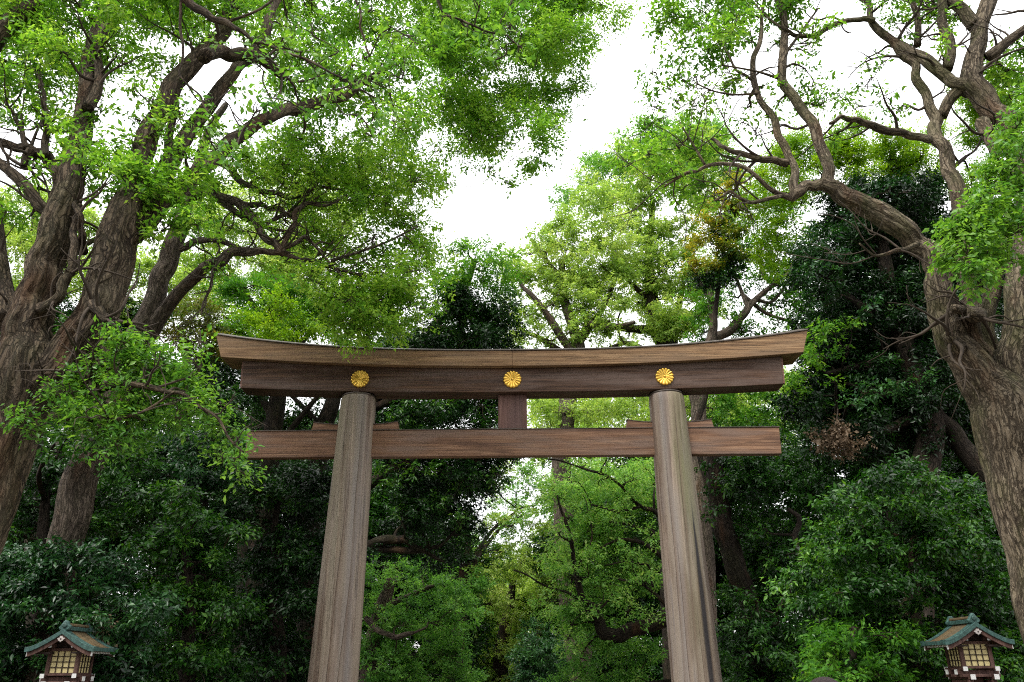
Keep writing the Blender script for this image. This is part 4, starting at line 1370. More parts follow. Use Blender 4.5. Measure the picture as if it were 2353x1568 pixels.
# dark evergreen between the left pillar and the strut
back_tree('dense dark evergreen showing through the gate left of its centre strut', 27.5,
          [[(745, 1700, 60), (765, 1500, 56), (785, 1300, 50), (810, 1100, 44), (850, 930, 34), (950, 800, 26), (1040, 700, 18), (1090, 600, 12)]],
          [[(790, 1290, 30), (850, 1255, 24, -.4), (890, 1240, 21, -.8), (930, 1240, 19, -1), (960, 1262, 14, -1), (1010, 1255, 8, -1.2), (1060, 1200, 5, -1.2)], [(800, 1260, 20, -.2), (880, 1262, 16, -.6), (930, 1265, 14, -.9), (980, 1268, 10, -1), (1020, 1290, 6, -1)],
           [(805, 1150, 24), (900, 1080, 18, -.4), (1000, 1040, 12, -.8), (1100, 1060, 8, -.8)], [(850, 940, 20), (960, 900, 14, -.5), (1060, 880, 9, -.8)], [(1000, 750, 16), (1110, 780, 12, -.3), (1160, 760, 8, -.5)]],
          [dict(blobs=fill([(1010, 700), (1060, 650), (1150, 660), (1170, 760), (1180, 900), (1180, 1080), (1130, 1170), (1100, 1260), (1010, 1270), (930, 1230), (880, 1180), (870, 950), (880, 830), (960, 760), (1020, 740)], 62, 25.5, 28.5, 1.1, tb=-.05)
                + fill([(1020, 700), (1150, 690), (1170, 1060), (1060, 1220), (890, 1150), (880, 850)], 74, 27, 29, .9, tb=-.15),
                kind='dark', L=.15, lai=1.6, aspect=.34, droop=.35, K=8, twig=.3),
           dict(blobs=fill([(900, 760), (980, 700), (1030, 680), (1100, 660), (1170, 680), (1190, 760), (1190, 800), (900, 800)], 46, 25.2, 27, .8, tb=.05) + [bl(x, y, r, 25.5, .6, .1) for x, y, r in [(1100, 930, 34), (1120, 980, 30), (1150, 1090, 30), (1080, 1110, 34), (1020, 1080, 34), (1000, 1160, 30), (1060, 1200, 30), (930, 1180, 30)]], kind='oak', L=.15, lai=1.2, aspect=.34, droop=.4),
           dict(blobs=fill([(1000, 610), (1050, 550), (1130, 545), (1170, 600), (1160, 660), (1100, 690), (1010, 680)], 40, 25, 27, .9, tb=.15), kind='mid', L=.15, lai=1.5, aspect=.36),
           dict(blobs=[bl(x, y, r, 25.3, .6, .3) for x, y, r in [(930, 960, 36), (990, 940, 34), (900, 1090, 36), (880, 1120, 30), (960, 1090, 26), (1040, 930, 30), (905, 1040, 28)]], kind='oak', L=.16, lai=1.1, aspect=.34, droop=.4)],
          'bark_d', 21, 'evergreen_tree')

# pale camphors far behind
E1 = dict(trunk=[[(1330, 1500, 60), (1300, 1250, 52), (1290, 1050, 44), (1310, 880, 38), (1330, 800, 30), (1300, 700, 22), (1290, 600, 14)]],
          limbs=[[(1320, 815, 22), (1290, 775, 18, -.5), (1240, 700, 14, -1), (1200, 660, 10, -1.2), (1190, 640, 7, -1.4)], [(1318, 830, 18), (1260, 790, 13, .5), (1200, 760, 9, .8), (1170, 720, 6, 1)],
                 [(1330, 790, 18), (1390, 700, 13, .4), (1420, 620, 9, .6)], [(1320, 800, 20), (1360, 745, 15, -.4), (1420, 750, 12, -.6), (1460, 740, 8, -.8)], [(1296, 650, 12), (1250, 590, 9, .3), (1220, 550, 6, .4)]])
back_tree('pale green tall tree with bare dark limbs above the centre of the top beam', 37,
          E1['trunk'], E1['limbs'],
          [dict(blobs=fill([(1120, 540), (1200, 540), (1270, 520), (1300, 460), (1370, 420), (1430, 440), (1480, 520), (1460, 620), (1410, 680), (1420, 770), (1300, 660), (1230, 620), (1190, 640), (1130, 600)], 46, 35.5, 38, 1.0, tb=.1)
                + fill([(1140, 620), (1420, 560), (1450, 700), (1420, 780), (1180, 790)], 44, 36, 38, .75, tb=.1)
                + [bl(x, y, r, 36.5, w, .05) for x, y, r, w in [(1180, 760, 30, .5), (1220, 720, 30, .4), (1170, 690, 28, .5), (1250, 640, 34, .8), (1340, 700, 34, .7), (1380, 760, 30, .6), (1270, 700, 22, .3), (1430, 790, 30, .6), (1330, 770, 24, .35), (1250, 780, 22, .3), (1290, 950, 40, .8), (1240, 940, 36, .7), (1350, 950, 40, .8), (1400, 940, 40, .8), (1260, 985, 30, .6), (1450, 960, 36, .7)]],
                kind='pale', L=.15, lai=1.5, droop=.3, aspect=.5)],
          'bark_b', 22, tw=1.3)
back_tree('pale green tree with yellowish crown under the bent limb of the grey tree', 41,
          [[(1560, 1560, 70), (1545, 1300, 60), (1550, 1100, 54), (1540, 950, 50), (1530, 800, 40), (1500, 720, 30), (1490, 600, 20), (1500, 460, 12)]],
          [[(1530, 810, 26), (1500, 760, 22, -.3), (1440, 755, 18, -.6), (1380, 745, 14, -.8), (1335, 728, 9, -1)], [(1500, 740, 18), (1505, 680, 14, .3), (1490, 610, 10, .5)], [(1495, 690, 14), (1440, 640, 10, -.5), (1400, 560, 7, -.8)],
           [(1545, 820, 20), (1560, 700, 14, .5), (1590, 560, 9, .8)], [(1530, 840, 18), (1450, 790, 13, .6), (1400, 800, 10, .8)]],
          [dict(blobs=fill([(1330, 430), (1400, 350), (1480, 340), (1560, 300), (1640, 310), (1690, 370), (1680, 470), (1600, 500), (1580, 560), (1620, 640), (1570, 720), (1540, 780), (1470, 720), (1450, 600), (1400, 500)], 48, 39, 42, 1.0, tb=.08)
                + fill([(1420, 640), (1620, 560), (1660, 700), (1560, 780), (1440, 780)], 44, 40, 42, .8, tb=.1)
                + [bl(x, y, r, 40, w, .0) for x, y, r, w in [(1560, 760, 40, .9), (1600, 740, 34, .8), (1500, 780, 30, .6), (1610, 690, 30, .8), (1640, 600, 34, .7), (1660, 520, 34, .7)]]
                + [bl(x, y, r, 40.5, w, .1) for x, y, r, w in [(1390, 950, 40, .7), (1450, 920, 36, .6), (1470, 980, 36, .7), (1310, 940, 34, .5), (1600, 930, 36, .6)]],
                kind='pale', L=.16, lai=1.5, droop=.3, aspect=.5),
           dict(blobs=fill([(1280, 430), (1340, 370), (1420, 320), (1500, 290), (1600, 280), (1690, 320), (1700, 420), (1600, 440), (1480, 400), (1380, 440), (1300, 490)], 50, 41, 43, .9, tb=.05), kind='soft', L=.16, lai=1.3)],
          'bark_d', 23, tw=1.3)
back_tree('thin pale tree with dark curved limb near the right end of the top beam', 34,
          [[(1625, 1500, 50), (1615, 1200, 44), (1605, 960, 36), (1600, 900, 34), (1628, 800, 24), (1640, 740, 19), (1632, 680, 14), (1625, 620, 8)]],
          [[(1636, 775, 20), (1680, 758, 20), (1712, 720, 18), (1735, 690, 14), (1770, 660, 11), (1810, 630, 7), (1830, 590, 4)], [(1720, 710, 11), (1700, 660, 8, .3), (1680, 600, 5, .4)], [(1738, 690, 9), (1780, 690, 7, .3), (1830, 610, 5, .5)],
           [(1710, 680, 9, .2), (1760, 720, 9, .2), (1820, 740, 7, .3)], [(1745, 600, 8, .2), (1760, 640, 9, .1), (1790, 645, 8, .1)], [(1632, 690, 10), (1610, 650, 7), (1580, 600, 5)]],
          [dict(blobs=[bl(x, y, r, 34 + .5 * (i % 3), w, .0) for i, (x, y, r, w) in enumerate([(1640, 700, 36, .8), (1600, 660, 34, .7), (1680, 690, 30, .5), (1740, 640, 34, .5), (1780, 600, 34, .6), (1810, 560, 36, .7), (1760, 560, 30, .5), (1700, 580, 34, .6), (1720, 520, 36, .7), (1780, 500, 36, .8), (1740, 460, 36, .8), (1820, 480, 36, .8),
                 (1790, 740, 32, .5), (1830, 700, 34, .6), (1760, 770, 24, .3), (1740, 780, 26, .5), (1640, 930, 40, .8), (1700, 920, 44, .8), (1760, 920, 44, .9), (1720, 970, 40, .8), (1650, 980, 34, .7), (1790, 970, 36, .8), (1620, 770, 30, .7), (1590, 780, 24, .6), (1700, 640, 36, .7), (1720, 760, 36, .7), (1690, 770, 34, .7), (1790, 660, 36, .6), (1830, 620, 34, .7), (1760, 700, 30, .5), (1680, 740, 30, .5), (1840, 560, 34, .7), (1600, 720, 34, .8), (1650, 650, 30, .6), (1700, 460, 36, .7), (1720, 590, 34, .6), (1840, 760, 30, .6)])],
                kind='mid', L=.14, lai=1.3, droop=.3, aspect=.5)],
          'bark_b', 24, tw=1.2)
back_tree('narrow conical tree with golden yellow foliage left of the grey tree bent limb', 29,
          [[(1672, 1300, 16), (1600, 1000, 14), (1640, 800, 11), (1660, 600, 8), (1670, 430, 5)]], [],
          [dict(blobs=[bl(x, y, r, 28 + .4 * (i % 2), w, t, .45) for i, (x, y, r, w, t) in enumerate([(1685, 415, 18, .7, .35), (1665, 435, 20, .8, .35), (1640, 470, 24, .8, .3), (1680, 470, 26, .8, 0), (1615, 505, 22, .7, .3), (1650, 520, 28, .8, .1), (1690, 530, 26, .8, -.2), (1610, 555, 26, .8, .25), (1650, 570, 28, .8, 0), (1695, 590, 26, .8, -.2), (1605, 600, 22, .7, .25), (1640, 620, 26, .8, .0), (1590, 570, 16, .5, .2), (1580, 620, 16, .5, 0), (1700, 430, 20, .6, 0), (1720, 480, 22, .6, -.3)])],
                kind='yellow', L=.13, lai=2.0, clumps=10),
           dict(blobs=[bl(x, y, r, 28.8, 1, 0) for x, y, r in [(1660, 540, 34), (1680, 590, 34), (1640, 640, 34), (1680, 630, 30), (1600, 640, 24), (1670, 480, 24)]], kind='dark', L=.13, lai=1.8)],
          'bark_d', 25, 'conifer')
# right hand dark tree and the bright one over it
back_tree('bright yellow-green tree rising behind the bent limb of the grey tree', 28,
          [[(2080, 1500, 60), (2060, 1100, 52), (2040, 800, 44), (2050, 600, 32), (2060, 450, 22), (2050, 350, 12)]], [[(2048, 620, 20), (1960, 500, 14), (1880, 420, 8)], [(2055, 500, 16), (2150, 420, 12), (2220, 360, 8)]],
          [dict(blobs=fill([(1730, 400), (1800, 350), (1890, 300), (1960, 290), (2040, 300), (2120, 290), (2180, 330), (2170, 400), (2080, 420), (1990, 420), (1930, 440), (1830, 420), (1760, 450)], 52, 26.5, 29, 1.1, tb=.05)
                + fill([(2190, 180), (2300, 180), (2370, 300), (2340, 420), (2230, 420), (2190, 300)], 60, 27, 30, .9, tb=.0),
                kind='fresh', L=.12, lai=1.6, droop=.3),
           dict(blobs=fill([(1690, 420), (1760, 400), (1850, 430), (1880, 500), (1840, 560), (1830, 660), (1770, 640), (1740, 560), (1690, 540)], 48, 29, 31, .75, tb=-.1), kind='fresh', L=.13, lai=1.3)],
          'bark_d', 26)
back_tree('massive near-black evergreen at right between the gate and the grey tree', 24.5,
          [[(2100, 1500, 80), (2110, 1300, 74), (2120, 1150, 66), (2140, 980, 56), (2080, 800, 44), (2040, 650, 34), (2020, 500, 22), (2010, 420, 12)]],
          [[(2290, 1120, 50), (2240, 1060, 46), (2190, 990, 40), (2140, 940, 34), (2080, 915, 26), (2010, 905, 18), (1950, 880, 10)], [(2060, 760, 24), (1960, 690, 16), (1900, 640, 10)], [(2080, 820, 22), (1980, 840, 16), (1900, 860, 10)], [(2120, 950, 26), (2000, 1000, 18), (1920, 960, 10)]],
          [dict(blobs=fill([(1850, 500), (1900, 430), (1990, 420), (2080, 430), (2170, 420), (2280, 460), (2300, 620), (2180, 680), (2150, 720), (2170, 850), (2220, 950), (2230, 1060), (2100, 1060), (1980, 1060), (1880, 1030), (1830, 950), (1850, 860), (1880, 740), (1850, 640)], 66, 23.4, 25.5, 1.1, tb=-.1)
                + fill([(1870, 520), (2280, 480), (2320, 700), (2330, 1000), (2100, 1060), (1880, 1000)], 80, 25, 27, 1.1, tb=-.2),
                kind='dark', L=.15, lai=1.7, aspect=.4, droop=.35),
           dict(blobs=[bl(x, y, r, 23.2 + .2 * (i % 3), w, t, .5) for i, (x, y, r, w, t) in enumerate([(1865, 780, 34, .9, .3), (1905, 760, 34, .9, .3), (1950, 750, 30, .8, .3), (1855, 830, 34, .9, .2), (1840, 870, 34, .9, .25), (1890, 820, 30, .7, .1), (1820, 900, 30, .8, .25), (1850, 920, 30, .7, .1), (1940, 800, 26, .5, .1), (1920, 880, 22, .5, .2)])],
                kind='mid', L=.14, lai=.75, droop=.4, clumps=7),
           dict(blobs=[bl(x, y, r, 23.0 + .2 * (i % 3), w, t, .5) for i, (x, y, r, w, t) in enumerate([(1880, 560, 40, .8, .1), (1870, 620, 36, .8, .1), (1930, 600, 34, .6, 0), (2000, 900, 34, .7, .3), (2060, 880, 34, .7, .3), (2120, 880, 30, .6, .2), (1960, 930, 30, .7, .3), (2040, 440, 40, .7, -.1), (2120, 450, 40, .7, -.1), (1980, 470, 34, .6, -.1), (2000, 700, 34, .5, 0), (1880, 690, 30, .6, .1)])],
                kind='blue', L=.15, lai=1.2, droop=.4)],
          'bark_d', 27, 'evergreen_tree')
d = thing('dead_leaf_clump', P(1925, 1010, 22.9), 'hanging clump of dry brown leaves on the near-black evergreen', 'leaf clump')
tg = Tubes()
grow_crown(d, [bl(x, y, r, 22.9, w) for x, y, r, w in [(1895, 1010, 26, 1), (1930, 1000, 28, 1), (1955, 1020, 26, 1), (1925, 1030, 26, 1), (1925, 975, 14, .6), (1985, 1020, 14, .4), (1910, 1035, 20, .8)]], 'dead', .11, 1.5, [(P(1925, 940, 23.1), .03)], np.random.default_rng(5), tg, name='dry_leaves', aspect=.55, droop=.7)
tg.build('branch_sprays', M['twig'], d, np.array(d.location))

# left hand wood
back_tree('light green tree far behind, seen through the branches of the pale-barked tree', 34,
          [[(560, 1600, 50), (570, 1200, 44), (600, 900, 34), (640, 650, 24), (700, 450, 12)]], [[(620, 760, 18), (540, 640, 12), (490, 560, 7)], [(645, 640, 16), (760, 560, 11), (820, 480, 6)]],
          [dict(blobs=fill([(640, 380), (740, 350), (860, 380), (900, 460), (820, 560), (760, 640), (640, 620), (600, 560), (640, 480)], 58, 32, 36, .8, tb=.1)
                + fill([(470, 600), (560, 590), (680, 600), (760, 660), (740, 740), (560, 740), (470, 720)], 56, 32, 35, 1.0, tb=.1)
                + fill([(380, 440), (480, 430), (560, 470), (560, 560), (440, 580), (380, 520)], 56, 32, 35, .9, tb=.1)
                + fill([(480, 420), (640, 440), (660, 600), (480, 620)], 52, 32, 35, .6, tb=.1), kind='pale', L=.14, lai=1.4)],
          'bark_d', 35)
back_tree('mid green tree behind the left end of the top beam', 28,
          [[(610, 1600, 56), (600, 1300, 50), (620, 1050, 44), (640, 900, 36), (650, 760, 26), (640, 650, 14)]], [[(630, 960, 20), (590, 900, 14), (540, 840, 8)], [(640, 850, 18), (700, 780, 12), (740, 720, 8)], [(625, 1040, 18), (690, 960, 13), (740, 900, 9)]],
          [dict(blobs=fill([(480, 640), (560, 610), (640, 630), (720, 650), (860, 690), (900, 780), (840, 830), (700, 830), (560, 790), (500, 760)], 58, 26.5, 29.5, 1.1, tb=.0), kind='mid', L=.13, lai=1.5),
           dict(blobs=fill([(540, 720), (640, 690), (740, 740), (760, 800), (620, 800), (540, 770)], 50, 25.8, 27, 1.0, tb=.05), kind='fresh', L=.12, lai=1.4)],
          'bark_d', 31)
back_tree('olive-tinted bushy tree seen just left of the gate beam between two pale limbs', 25,
          [[(420, 1500, 40), (425, 1100, 34), (430, 900, 24), (430, 780, 12)]], [],
          [dict(blobs=fill([(370, 720), (420, 700), (490, 720), (520, 760), (540, 830), (480, 840), (400, 800), (360, 770)], 46, 24, 26, 1.1, tb=-.05), kind='olive', L=.12, lai=1.5),
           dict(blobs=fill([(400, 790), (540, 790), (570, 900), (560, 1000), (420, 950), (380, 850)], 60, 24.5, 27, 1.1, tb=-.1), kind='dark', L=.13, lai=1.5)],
          'bark_d', 32)
back_tree('light green tree glimpsed between the stems of the huge camphor', 31,
          [[(90, 1500, 50), (80, 1100, 44), (70, 800, 34), (70, 600, 22), (80, 480, 12)]], [[(72, 700, 18), (200, 560, 12), (330, 520, 8)]],
          [dict(blobs=fill([(-80, 450), (40, 430), (140, 440), (260, 520), (330, 600), (480, 640), (470, 720), (330, 720), (180, 700), (-80, 660)], 60, 29, 33, 1.0, tb=.05), kind='pale', L=.14, lai=1.4),
           dict(blobs=fill([(-80, 640), (200, 650), (400, 700), (380, 780), (250, 850), (-80, 850)], 64, 28, 31, 1.0, tb=-.05), kind='oak', L=.14, lai=1.5)],
          'bark_d', 33)
back_tree('dark tree in the gap between the left pillar and the end of the tie beam', 29.5,
          [[(700, 1600, 60), (705, 1300, 54), (720, 1100, 46), (745, 980, 40), (770, 900, 30), (790, 800, 16)]],
          [[(700, 1250, 26), (660, 1130, 20), (640, 1000, 16), (600, 920, 11)], [(640, 1010, 12), (610, 960, 9), (590, 900, 6)], [(715, 1150, 20), (650, 1100, 14), (590, 1060, 8)], [(740, 980, 16), (690, 930, 11), (660, 900, 7)]],
          [dict(blobs=[bl(x, y, r, 29 + .5 * (i % 3), w, t) for i, (x, y, r, w, t) in enumerate([(600, 960, 40, .7, 0), (650, 985, 40, .9, 0), (700, 975, 34, .8, 0), (580, 900, 34, .5, 0), (620, 880, 30, .4, .1), (560, 1000, 40, .9, 0), (740, 1000, 30, .6, 0), (690, 920, 20, .25, .2), (650, 910, 20, .25, .2), (600, 1090, 44, .9, -.1), (660, 1080, 40, .7, -.1), (720, 1080, 30, .5, -.1), (690, 1140, 44, .8, -.1), (620, 1150, 50, 1, -.1), (720, 1200, 44, .9, -.1), (560, 1100, 44, 1, -.1), (570, 940, 36, .7, .1), (620, 930, 30, .5, .1), (670, 960, 30, .7, .1), (720, 940, 30, .6, .1), (760, 960, 26, .6, 0), (600, 1010, 36, .8, 0), (680, 1000, 34, .8, 0), (740, 910, 26, .4, .1), (590, 870, 34, .6, .1)])],
                kind='oak', L=.14, lai=1.5)],
          'bark_d', 34)


# --- undergrowth trees and shrubs
def shrub(label, Y, crowns, seed, stem, name='shrub', group='evergreen shrubs under the big trees', extra=[]):
    return tree(name, label, 'shrub', group, Y, [stem], extra, crowns, 'bark_d', seed, .05, False, .8)


def layers(poly, step, Y0, Y1, kind, L, tb=0.0, lai=1.5, fl=.32, **k):
    return dict(blobs=fill(poly, step, Y0 - .5, Y1, 1.0, tb=tb, flat=fl, keep=.8) + fill(poly, step * 1.3, Y1, Y1 + 1.2, 1.0, tb=tb - .1, flat=fl), kind=kind, L=L, lai=lai, droop=.45, **k)


shrub('bluish green layered shrub rising behind the left lantern', 18.5,
      [layers([(-60, 1280), (60, 1255), (150, 1245), (260, 1260), (340, 1290), (400, 1340), (400, 1420), (330, 1480), (300, 1640), (-60, 1640)], 54, 17.7, 18.2, 'blue', .135, -.05), dict(blobs=[bl(x, y, r, 17.5, .8, -.1, .4) for x, y, r in [(130, 1250, 32), (190, 1262, 32), (100, 1275, 34), (230, 1290, 34), (165, 1300, 36), (110, 1330, 34)]], kind='blue', L=.13, lai=1.3)], 41,
      [(160, 1700, 40), (165, 1550, 30), (170, 1400, 20), (180, 1300, 10)])
shrub('tall mid green shrub left of the left pillar, its top in tiers', 20.5,
      [layers([(250, 1190), (300, 1140), (370, 1110), (450, 1140), (520, 1180), (550, 1250), (550, 1640), (330, 1640), (380, 1400), (330, 1290), (260, 1240)], 56, 19.4, 21, 'oak', .14, .12)], 42,
      [(430, 1700, 40), (430, 1500, 32), (430, 1300, 22), (410, 1180, 10)])
shrub('very dark shrub pressed against the left pillar', 24,
      [layers([(500, 1080), (600, 1070), (700, 1090), (770, 1110), (760, 1640), (500, 1640), (540, 1300)], 64, 23, 25, 'dark', .15, .0)], 43,
      [(640, 1700, 44), (640, 1500, 36), (640, 1300, 26), (640, 1150, 12)], 'shrub')
shrub('dark bush in the shade between the two left trunks', 21.5,
      [layers([(-60, 1020), (60, 1060), (150, 1020), (260, 1000), (360, 1000), (420, 1060), (330, 1120), (250, 1180), (200, 1240), (60, 1260), (-60, 1280)], 60, 20.6, 22.4, 'oak', .14, -.12), dict(blobs=[bl(x, y, r, 17.6, .8, -.05, .5) for x, y, r in [(150, 1010, 34), (210, 1020, 38), (270, 1060, 38), (130, 1050, 26), (240, 1000, 34), (290, 1010, 34), (320, 1060, 34)]], kind='oak', L=.13, lai=1.3)], 44,
      [(80, 1700, 40), (90, 1400, 34), (100, 1200, 24), (110, 1080, 12)])
shrub('blackish leafy mass below the low shoots of the huge camphor', 22.5,
      [layers([(380, 1000), (480, 980), (560, 1000), (580, 1100), (520, 1160), (440, 1120), (360, 1090)], 52, 21.6, 23, 'blue', .14, -.1)], 45,
      [(460, 1600, 34), (465, 1300, 28), (470, 1120, 16)])
shrub('tall dark shrub close beside the right pillar with a brown trunk showing', 25,
      [layers([(1600, 1080), (1700, 1050), (1800, 1050), (1870, 1100), (1880, 1240), (1860, 1400), (1870, 1640), (1650, 1640), (1660, 1400), (1740, 1300), (1720, 1180), (1640, 1150)], 58, 24, 25.8, 'oak', .15, .0), dict(blobs=[bl(x, y, r, 23.6, w, -.05, .4) for x, y, r, w in [(1720, 1390, 40, 1), (1760, 1440, 44, 1), (1690, 1440, 40, .8), (1680, 1110, 36, .7), (1630, 1180, 30, .5), (1740, 1490, 40, .8), (1660, 1520, 40, .9), (1740, 1230, 30, .5)]], kind='oak', L=.14, lai=1.4, droop=.5)], 46,
      [(1790, 1700, 40), (1725, 1400, 46), (1695, 1320, 48), (1660, 1210, 48), (1648, 1120, 40), (1640, 1040, 34)],
      extra=[[(1790, 1400, 12, -2), (1830, 1330, 14, -2), (1842, 1290, 14, -2), (1826, 1230, 12, -2), (1836, 1190, 11, -2), (1810, 1170, 8, -2)]])
shrub('broad glossy shrub filling the space behind the right lantern', 19,
      [layers([(1900, 1170), (1980, 1120), (2060, 1080), (2140, 1060), (2230, 1080), (2270, 1180), (2300, 1300), (2350, 1420), (2380, 1640), (1880, 1640), (1850, 1400), (1830, 1280)], 58, 17.8, 19.6, 'oak', .135, .05)], 47,
      [(2120, 1700, 44), (2110, 1500, 34), (2100, 1300, 24), (2100, 1150, 10)])
shrub('light green fresh shrub at the bottom between right pillar and right lantern', 17.5,
      [layers([(1870, 1440), (1930, 1390), (2010, 1400), (2070, 1450), (2080, 1640), (1850, 1640)], 46, 16.8, 17.8, 'mid', .12, -.1, 1.2)], 48,
      [(1960, 1700, 26), (1960, 1560, 20), (1960, 1440, 10)])
shrub('low dry-tipped bush behind the left lantern roof', 19.5,
      [layers([(-60, 1440), (60, 1430), (80, 1640), (-60, 1640)], 50, 19, 20, 'dark', .13, .0)], 49,
      [(0, 1700, 26), (0, 1560, 20), (0, 1460, 10)])
d = thing('dead_leaf_clump', P(228, 1455, 17.2), 'small cluster of dry orange-brown leaves just above the left lantern', 'leaf clump')
tg = Tubes()
grow_crown(d, [bl(x, y, r, 17.2, w) for x, y, r, w in [(238, 1448, 7, .35), (232, 1468, 7, .35), (252, 1440, 6, .3), (222, 1420, 5, .25), (240, 1482, 5, .3)]], 'dead', .10, 1.1, [(P(225, 1400, 17.5), .02)], np.random.default_rng(6), tg, name='dry_leaves', aspect=.6, droop=.7, clumps=3, K=3)
tg.build('branch_sprays', M['twig'], d, np.array(d.location))

# trees down the avenue, seen under the gate
back_tree('mid green tree low behind the right side of the left pillar', 33,
          [[(850, 1700, 50), (850, 1500, 44), (870, 1420, 36), (900, 1330, 24)]], [[(840, 1420, 14, -1), (870, 1450, 14, -1.2), (910, 1465, 12, -1.4), (950, 1455, 8, -1.5)], [(870, 1400, 16), (960, 1360, 11), (1040, 1330, 7)]],
          [dict(blobs=fill([(830, 1310), (930, 1290), (1010, 1290), (1070, 1330), (1080, 1440), (1100, 1520), (1110, 1640), (820, 1640), (820, 1450)], 46, 31.5, 34.5, .85, tb=-.12), kind='soft', L=.14, lai=1.4)],
          'bark_b', 51)
back_tree('branchy tree with a thick curved bough just left of the right pillar', 30,
          [[(1600, 1700, 60), (1590, 1500, 52), (1570, 1420, 44), (1530, 1425, 34), (1480, 1440, 34), (1420, 1462, 32), (1385, 1455, 28), (1370, 1410, 24), (1340, 1380, 16), (1320, 1300, 11), (1300, 1200, 8), (1280, 1140, 4)]],
          [[(1560, 1320, 25), (1510, 1180, 11), (1460, 1155, 9, -.5), (1430, 1120, 7, -.6), (1380, 1088, 6, -.7), (1320, 1070, 4, -.8), (1260, 1055, 4, -.8)], [(1470, 1165, 7, -.5), (1420, 1175, 6, -.6), (1360, 1160, 4, -.7)], [(1580, 1350, 19), (1530, 1290, 12), (1480, 1250, 9), (1430, 1240, 6), (1380, 1260, 4)],
           [(1540, 1300, 10), (1500, 1220, 7), (1460, 1210, 6), (1400, 1200, 4)], [(1345, 1385, 7), (1300, 1360, 6), (1240, 1340, 4), (1180, 1310, 3)], [(1570, 1440, 15), (1520, 1380, 10), (1470, 1340, 7), (1420, 1330, 5)], [(1500, 1350, 6), (1490, 1300, 5), (1440, 1290, 4), (1390, 1300, 3)], [(1325, 1310, 6), (1360, 1240, 4), (1350, 1170, 3)]],
          [dict(blobs=fill([(1260, 1060), (1360, 1060), (1500, 1070), (1520, 1160), (1400, 1160), (1300, 1160), (1250, 1120)], 46, 29.5, 33, .7, tb=.4)
                + fill([(1260, 1200), (1360, 1180), (1450, 1230), (1500, 1300), (1520, 1400), (1400, 1400), (1310, 1380), (1270, 1300)], 50, 30.5, 33, .75, tb=.25)
                + fill([(1300, 1400), (1360, 1420), (1520, 1470), (1540, 1640), (1280, 1640)], 56, 29.5, 32, 1.0, tb=-.1),
                kind='soft', L=.13, lai=1.4),
           dict(blobs=fill([(1260, 1070), (1400, 1060), (1520, 1080), (1530, 1180), (1420, 1150), (1290, 1150)], 44, 31, 33.5, .7, tb=.45)
                + fill([(1270, 1330), (1300, 1220), (1400, 1180), (1420, 1260), (1330, 1300), (1380, 1420), (1300, 1500), (1270, 1440)], 50, 31, 33.5, .9, tb=.35), kind='soft', L=.13, lai=1.4),
           dict(blobs=[bl(x, y, r, 28.8, .5, .35) for x, y, r in [(1320, 1110, 36), (1390, 1060, 34), (1460, 1100, 36), (1280, 1230, 36), (1340, 1180, 34), (1420, 1180, 34), (1500, 1230, 34), (1370, 1290, 38), (1450, 1270, 36), (1310, 1330, 38), (1400, 1350, 38), (1490, 1340, 36), (1260, 1390, 38), (1340, 1400, 36), (1440, 1400, 36), (1500, 1420, 30), (1300, 1470, 36)]], kind='soft', L=.13, lai=1.1),
           dict(blobs=fill([(1350, 1200), (1500, 1190), (1540, 1260), (1450, 1290), (1340, 1260)], 50, 31.5, 33, .8, tb=.1), kind='oak', L=.13, lai=1.2)],
          'bark_d', 52, tw=1.0)
back_tree('sunlit yellow-green tree far down the avenue in the middle of the gate', 50,
          [[(1150, 1640, 40), (1150, 1500, 34), (1170, 1400, 24), (1180, 1330, 12)]], [],
          [dict(blobs=fill([(1070, 1400), (1140, 1330), (1190, 1270), (1250, 1230), (1290, 1330), (1290, 1450), (1250, 1560), (1250, 1640), (1090, 1640)], 44, 47, 52, .9, tb=.15), kind='pale', L=.17, lai=1.8)],
          'bark_d', 53)
back_tree('hazy green tree far off left of the avenue below the tie beam', 44,
          [[(1050, 1640, 40), (1050, 1500, 34), (1060, 1360, 24), (1080, 1230, 12)]], [[(1060, 1350, 12), (1120, 1250, 9), (1190, 1170, 5)], [(1065, 1320, 12), (1130, 1220, 8), (1180, 1180, 5)]],
          [dict(blobs=fill([(1010, 1260), (1090, 1220), (1130, 1180), (1180, 1150), (1230, 1160), (1180, 1230), (1130, 1300), (1100, 1400), (1000, 1400)], 44, 42, 46, .8, tb=.1)
                + [bl(x, y, r, 43, w, .1) for x, y, r, w in [(1200, 1090, 30, .7), (1230, 1120, 30, .7), (1180, 1130, 26, .5), (1260, 1160, 30, .7), (1220, 1080, 24, .5)]], kind='soft', L=.15, lai=1.4),
           dict(blobs=[bl(x, y, r, 44, w, .2) for x, y, r, w in [(1130, 1110, 34, .5), (1180, 1080, 34, .5), (1240, 1090, 30, .35), (1270, 1120, 30, .5), (1230, 1160, 30, .4), (1190, 1200, 34, .5), (1240, 1220, 34, .6), (1140, 1200, 34, .6), (1160, 1270, 36, .7), (1200, 1300, 30, .6), (1110, 1330, 36, .8), (1140, 1380, 36, .9)]], kind='pale', L=.15, lai=1.2)],
          'bark_d', 54)
back_tree('greyish green far tree low in the middle of the gate opening', 42,
          [[(1210, 1640, 34), (1210, 1540, 28), (1215, 1480, 14)]], [],
          [dict(blobs=fill([(1180, 1480), (1230, 1440), (1290, 1450), (1290, 1640), (1170, 1640)], 44, 40, 43, 1.1, tb=.2), kind='blue', L=.15, lai=1.7)],
          'bark_d', 55)

